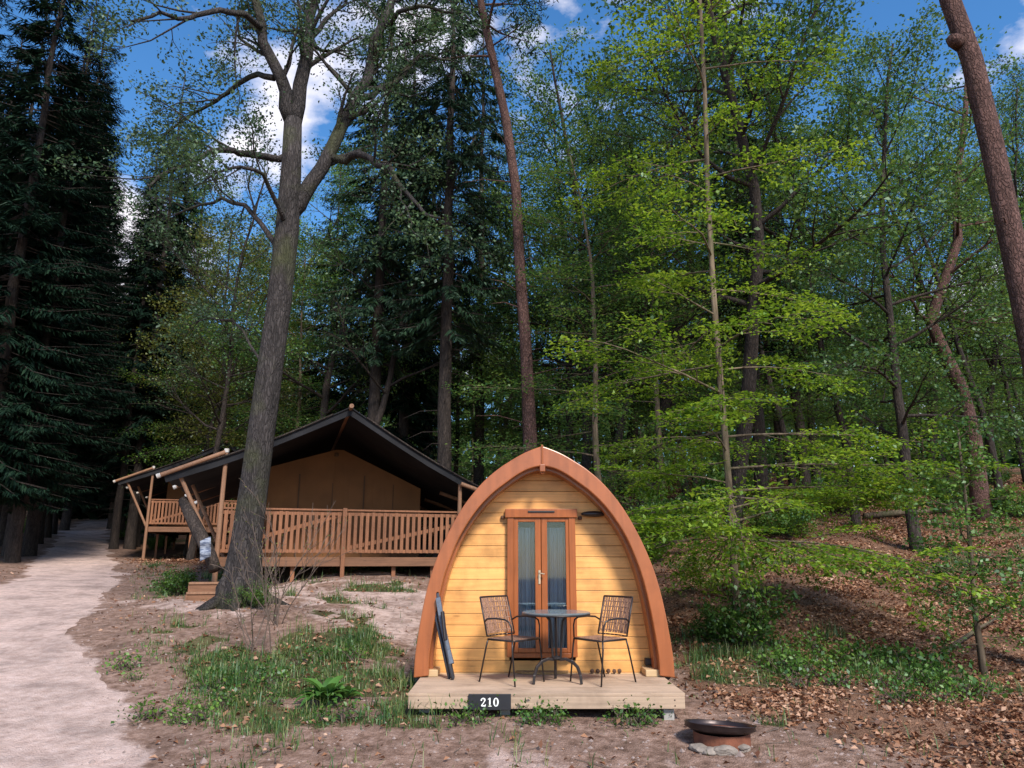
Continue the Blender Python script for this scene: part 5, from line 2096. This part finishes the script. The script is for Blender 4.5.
# sapling with ivy at the right
base, lp = px_trunk([(984, 678, 0), (982, 660, 0), (976, 620, 0), (972, 570, 0), (968, 520, 0), (962, 470, 0.05), (958, 430, 0.05)], 9.9)
mb, tw = tree_mesh(87, lp[-1].z, 0.35, 1.0, 0.042, 34, 0.2, 0.6, PB | dict(seg=[0.2, 0.15, 0.12], dens=[5, 6, 0]), trunk_pts=lp, ttop=0.3)
V = twigs_to_leaves(tw, 5, 0.055, 0.08, 0.5, 8, vsp=0.8)
tag(make_tree('sapling', mb, V, M_bark_beech, M_under, tuple(base)), 'thin leafy sapling on the leaf-strewn slope at the right', 'sapling')

# bare twiggy bushes by the oak
def twiggy(seed, px, Y, h, n_, label):
    rg = random.Random(seed)
    mb = MB(); tw = []
    prm = dict(max=2, seg=[0.16, 0.12, 0.1], wander=[0.10, 0.14, 0.16], lift=[0.1, 0.15, 0.1], sides=[5, 4, 3], dens=[3.5, 4, 0], ratio=[0.42, 0.45, 0], angle=[0.6, 0.6, 0.5], plane=0.3, start=[0.25, 0.2, 0], rmin=0.003)
    for i in range(n_):
        a = rg.random() * 6.28
        tilt = rg.uniform(0.05, 0.8)
        d = Vector((math.cos(a) * math.sin(tilt), math.sin(a) * math.sin(tilt), math.cos(tilt)))
        branch(mb, tw, Vector((rg.gauss(0, .08), rg.gauss(0, .08), -0.05)), d, h * rg.uniform(0.55, 1.05), 0.010, 0, prm, rg)
    x = (px - 512) / F * Y / 1.035
    root = empty('bare_bush', (x, Y, gz(x, Y)), 0, label, 'shrub')
    mb.build('twigs', M_twig, root)
    V = twigs_to_leaves(tw, 1, 0.03, 0.02, 0.2, seed)
    quads_mesh('bud', V[::3], M_leaf_yel, root)['kind'] = 'stuff'


twiggy(91, 278, 11.6, 1.9, 9, 'bare twiggy bush right of the oak trunk, in front of the tent railing')
twiggy(92, 262, 10.3, 1.3, 6, 'smaller bare twiggy bush at the edge of the grassy mound below the oak')

# broad-leaved dock plants on the mound
def rosette(name, x, y, rad_, n_, label, mat, group=None, seed=1, h=0.5, cat='plant', asp=0.34):
    rg = random.Random(seed)
    mb = MB()
    for i in range(n_):
        a = 2 * PI * i / n_ * 2.6 + rg.uniform(-0.3, 0.3)
        t0 = rg.uniform(0.35, 1.15)
        L_ = rad_ * rg.uniform(0.7, 1.15)
        k_ = 7
        W_ = L_ * asp
        p = Vector((0, 0, 0.0)); el = PI / 2 - t0 * 0.55
        row = []
        for j in range(k_ + 1):
            s = j / k_
            w_ = W_ * 0.5 * math.sin(PI * min(1, max(0.03, s * 0.86 + 0.09))) ** 0.8 * (0.25 if s < 0.15 else 1)
            if j == k_:
                w_ = 0.003
            sd = Vector((-math.sin(a), math.cos(a), 0)) * w_
            up_ = Vector((0, 0, 1)) * w_ * 0.35
            row.append((p + sd + up_, p.copy(), p - sd + up_))
            d = Vector((math.cos(a) * math.cos(el), math.sin(a) * math.cos(el), math.sin(el)))
            p = p + d * (L_ / k_)
            el -= (0.10 + 0.16 * t0)
        vs = [q for r_ in row for q in r_]
        fs = []
        for j in range(k_):
            fs += [(3 * j, 3 * j + 1, 3 * j + 4, 3 * j + 3), (3 * j + 1, 3 * j + 2, 3 * j + 5, 3 * j + 4)]
        mb.add(vs, fs)
    me = bpy.data.meshes.new(name)
    me.from_pydata(mb.v, [], mb.f)
    o_ = link_mesh(name, me, None, mat)
    me.polygons.foreach_set('use_smooth', [True] * len(me.polygons))
    o_.location = (x, y, gz(x, y) - 0.01)
    return tag(o_, label, cat, group)


S4 = shrub(84, 0.20, 0.20, 260, 0.036, M_under, stems=12, name='weed')
S5 = shrub(85, 0.16, 0.26, 320, 0.040, M_under, stems=14, name='weed')


def gxy(px, py):
    """where the view ray meets the ground"""
    lo = None
    for Y in np.arange(5.5, 45, 0.05):
        p = P(px, py, Y)
        if p.z < gz(p.x, p.y):
            return p.x, p.y
    return P(px, py, 12).x, 12


q = gxy(325, 706)
rosette('dock_plant', q[0], q[1], 0.36, 44, 'broad-leaved green dock plant on the grassy mound', M_dock, seed=4, asp=0.27)
q = gxy(345, 700)
rosette('dock_plant', q[0], q[1], 0.25, 14, 'smaller broad-leaved plant just right of the big dock plant', M_dock, seed=2)
for i, (px, dy, s_, lab) in enumerate(((463, -0.10, 0.17, 'leafy weed under the deck edge left of the number board'), (480, -0.12, 0.14, 'leafy weed directly below the number board'),
                               (528, -0.10, 0.16, 'leafy weed under the deck edge just right of the number board'), (545, -0.12, 0.18, 'taller leafy weed under the middle of the deck edge'),
                               (556, -0.08, 0.12, 'small leafy weed right of the taller weed at the deck edge'), (628, -0.10, 0.20, 'upright leafy weed at the right end of the deck edge'), (642, -0.06, 0.15, 'low leafy weed beside the upright weed near the right deck post'))):
    Yw = DF + dy
    x = (px - 512) / F * Yw / 1.07
    plant(S4 if i % 2 else S5, px, Yw, s_ * 5.5, i * 1.7, lab, 'plant', X=x)

# young plants along the right bank
rb_ = random.Random(6)
for i in range(40):
    px = rb_.uniform(755, 975)
    py = 668 + (px - 860) * 0.06 + rb_.gauss(0, 9) + (12 if px > 900 else 0)
    q = gxy(px, py)
    plant(S4 if i % 2 else S5, px, q[1], rb_.uniform(0.8, 1.6), i * 1.3, 'one of the low green plants along the top of the right-hand bank', 'plant', 'low plants along the right-hand bank', X=q[0])
for i in range(22):
    px = rb_.uniform(110, 370)
    q = gxy(px, rb_.uniform(655, 725))
    plant(S4 if i % 3 else S5, px, q[1], rb_.uniform(0.5, 1.2), i * 1.9, 'one of the small weeds scattered through the grass of the left mound', 'plant', 'small weeds on the left mound', X=q[0])

# ---- grass (stuff)
def scatter(n, x0, x1, y0, y1, seed):
    r = np.random.RandomState(seed)
    # denser near the camera
    u = r.rand(n)
    Yp = y0 + (y1 - y0) * u ** 1.6
    Xp = x0 + (x1 - x0) * r.rand(n)
    return Xp, Yp, r


Xg, Yg, r = scatter(620000, -13, 13, 5.4, 24, 8)
keep = np.abs(Xg) < Yg * 0.78
Xg, Yg = Xg[keep], Yg[keep]
s_, gmask, lmask, pd = masks(Xg, Yg)
pr_ = np.clip(gmask * 1.3, 0, 1) * (0.2 + 0.8 * (fbm(Xg, Yg, 0.35, 3) > 0.47)) + 0.008
pr_ *= (pd > 1.45)
pr_ *= ~((np.abs(Xg - DXC) < DH + 0.05) & (Yg > DF - 0.02) & (Yg < 13))
k = r.rand(len(Xg)) < pr_
Xg, Yg = Xg[k], Yg[k]
n = len(Xg)
Zg = height(Xg, Yg)
bunch = 0.5 + fbm(Xg + 7, Yg, 0.5, 2)
hg = r.uniform(0.03, 0.15, n) * bunch * (0.6 + 0.9 * (fbm(Xg, Yg + 3, 0.22, 2) > 0.55))
a = r.rand(n) * 6.283
lean = r.uniform(0.1, 0.9, n)
dx, dy = np.cos(a), np.sin(a)
w_ = 0.0022 + 0.0025 * r.rand(n) + Yg * 0.00015
Pb = np.stack([Xg, Yg, Zg - 0.01], 1)
sd = np.stack([-dy, dx, 0 * dx], 1) * w_[:, None]
mid_ = Pb + np.stack([dx * lean * hg * 0.35, dy * lean * hg * 0.35, hg * 0.6], 1)
tip = Pb + np.stack([dx * lean * hg, dy * lean * hg, hg * (1.1 - 0.4 * lean)], 1)
V = np.concatenate([np.stack([Pb - sd, Pb + sd, mid_ + sd * 0.75, mid_ - sd * 0.75], 1), np.stack([mid_ - sd * 0.75, mid_ + sd * 0.75, tip + sd * 0.08, tip - sd * 0.08], 1)])
o = quads_mesh('grass', V, M_grass)
tag(o, 'short uneven green grass on the mound and along the banks', 'grass', kind='stuff')
print('grass', n)

# ---- fallen leaves (stuff)
Xg, Yg, r = scatter(560000, -14, 24, 5.4, 34, 18)
keep = (np.abs(Xg) < Yg * 0.80)
Xg, Yg = Xg[keep], Yg[keep]
s_, gmask, lmask, pd = masks(Xg, Yg)
dens_ = lmask * (0.18 + 0.8 * smooth(0.35, 0.6, fbm(Xg, Yg, 0.8, 3))) * (1 - 0.55 * gmask) + 0.018 * (pd > 1.2) + 0.13 * gmask
dens_ *= ~((np.abs(Xg - XC) < DH + 0.1) & (Yg > DF - 0.02) & (Yg < 13))
k = r.rand(len(Xg)) < dens_
Xg, Yg = Xg[k], Yg[k]
n = len(Xg)
Zg = height(Xg, Yg) + r.uniform(0.003, 0.03, n)
V = leaf_quads(np.stack([Xg, Yg, Zg], 1), r.normal(0, 1, (n, 3)) * np.array([1, 1, 0.35]), r.normal(0, 0.5, (n, 3)) + np.array([0, 0, 1]), r.uniform(0.03, 0.068, n) * (1 + Yg / 45), asp=0.6, fold=0.2)
o = quads_mesh('leaf_litter', V, M_litter)
tag(o, 'brown curled beech leaves lying over the right-hand slope and ground', 'fallen leaves', kind='stuff')
print('litter', n)

# pebbles and clods on the worn ground (stuff)
Xg, Yg, r = scatter(16000, -11, 6, 5.4, 22, 28)
s_, gmask, lmask, pd = masks(Xg, Yg)
k = (r.rand(len(Xg)) < 0.5 * (1 - gmask)) & (pd > 0.75)
k &= ~((np.abs(Xg - XC) < DH + 0.1) & (Yg > DF - 0.02) & (Yg < 13))
Xg, Yg = Xg[k], Yg[k]
n = len(Xg)
Zg = height(Xg, Yg)
oct_ = np.array([[1, 0, 0], [0, 1, 0], [-1, 0, 0], [0, -1, 0], [0, 0, .8]])
sz = r.uniform(0.006, 0.022, n) * (1 + (r.rand(n) > 0.97) * 1.2)
VV = np.stack([Xg, Yg, Zg], 1)[:, None] + (oct_[None] * sz[:, None, None] * r.uniform(0.6, 1.3, (n, 5, 3)))
V = np.stack([VV[:, [0, 1, 4]], VV[:, [1, 2, 4]], VV[:, [2, 3, 4]], VV[:, [3, 0, 4]]], 1).reshape(-1, 3, 3)
o = quads_mesh('gravel', V, M_gravel)
tag(o, 'small pebbles and clods on the sandy worn ground', 'gravel', kind='stuff')

# fallen branch on the right slope
mb = MB()
pts = []
for px, py in ((868, 664), (885, 667), (905, 670), (925, 673), (940, 668), (955, 655), (975, 640), (1000, 625)):
    q = gxy(px, py)
    pts.append(Vector((q[0], q[1], gz(*q) + 0.06 + 0.05 * ((px > 930)))))
mb.tube(pts, [0.02, 0.028, 0.033, 0.036, 0.036, 0.032, 0.026, 0.015], 8, wob=0.08, rng=rng)
mb.tube([pts[4], pts[4] + Vector((0.2, 0.1, 0.25)), pts[4] + Vector((0.35, 0.2, 0.6))], [0.02, 0.014, 0.006], 6)
o = mb.build('fallen_branch', M_bark_beech, None, smooth=True)
tag(o, 'fallen grey branch lying on the right bank beside the sapling', 'branch')
mb = MB()
for k_, (px, py, dx_) in enumerate(((865, 500, 0.9),)):
    q = gxy(px, 520)
    q = Vector((q[0], q[1], gz(*q) + 0.1))
    mb.tube([q, q + Vector((1.2, 0.2, 0.12)), q + Vector((2.6, 0.5, 0.2))], [0.09, 0.08, 0.06], 10, wob=0.06, rng=rng)
o = mb.build('fallen_log', M_bark_beech, None, smooth=True)
tag(o, 'fallen log lying on the upper right slope between the trunks', 'log')

# dead sticks strewn about (stuff)
Xg, Yg, r = scatter(9000, -12, 20, 5.4, 26, 38)
s_, gmask, lmask, pd = masks(Xg, Yg)
k = (r.rand(len(Xg)) < 0.10 + 0.5 * lmask) & (pd > 1.3) & ~((np.abs(Xg - XC) < DH + 0.1) & (Yg > DF - 0.02) & (Yg < 13)) & (np.abs(Xg) < Yg * 0.8)
Xg, Yg = Xg[k], Yg[k]
n = len(Xg)
Zg = height(Xg, Yg) + 0.012
a = r.rand(n) * 6.283
ln_ = r.uniform(0.06, 0.38, n)
D_ = np.stack([np.cos(a), np.sin(a), r.normal(0, 0.06, n)], 1)
Sd = np.stack([-np.sin(a), np.cos(a), 0 * a], 1) * (0.003 + 0.004 * r.rand(n))[:, None]
Up = np.array([0, 0, 0.007])
A_ = np.stack([Xg, Yg, Zg], 1)
B_ = A_ + D_ * ln_[:, None]
V = np.concatenate([np.stack([A_ - Sd, A_ + Up, B_ + Up * 0.5, B_ - Sd], 1), np.stack([A_ + Up, A_ + Sd, B_ + Sd, B_ + Up * 0.5], 1)])
o = quads_mesh('dead_twigs', V, M_twig)
tag(o, 'thin dead sticks lying among the fallen leaves', 'dead twigs', kind='stuff')
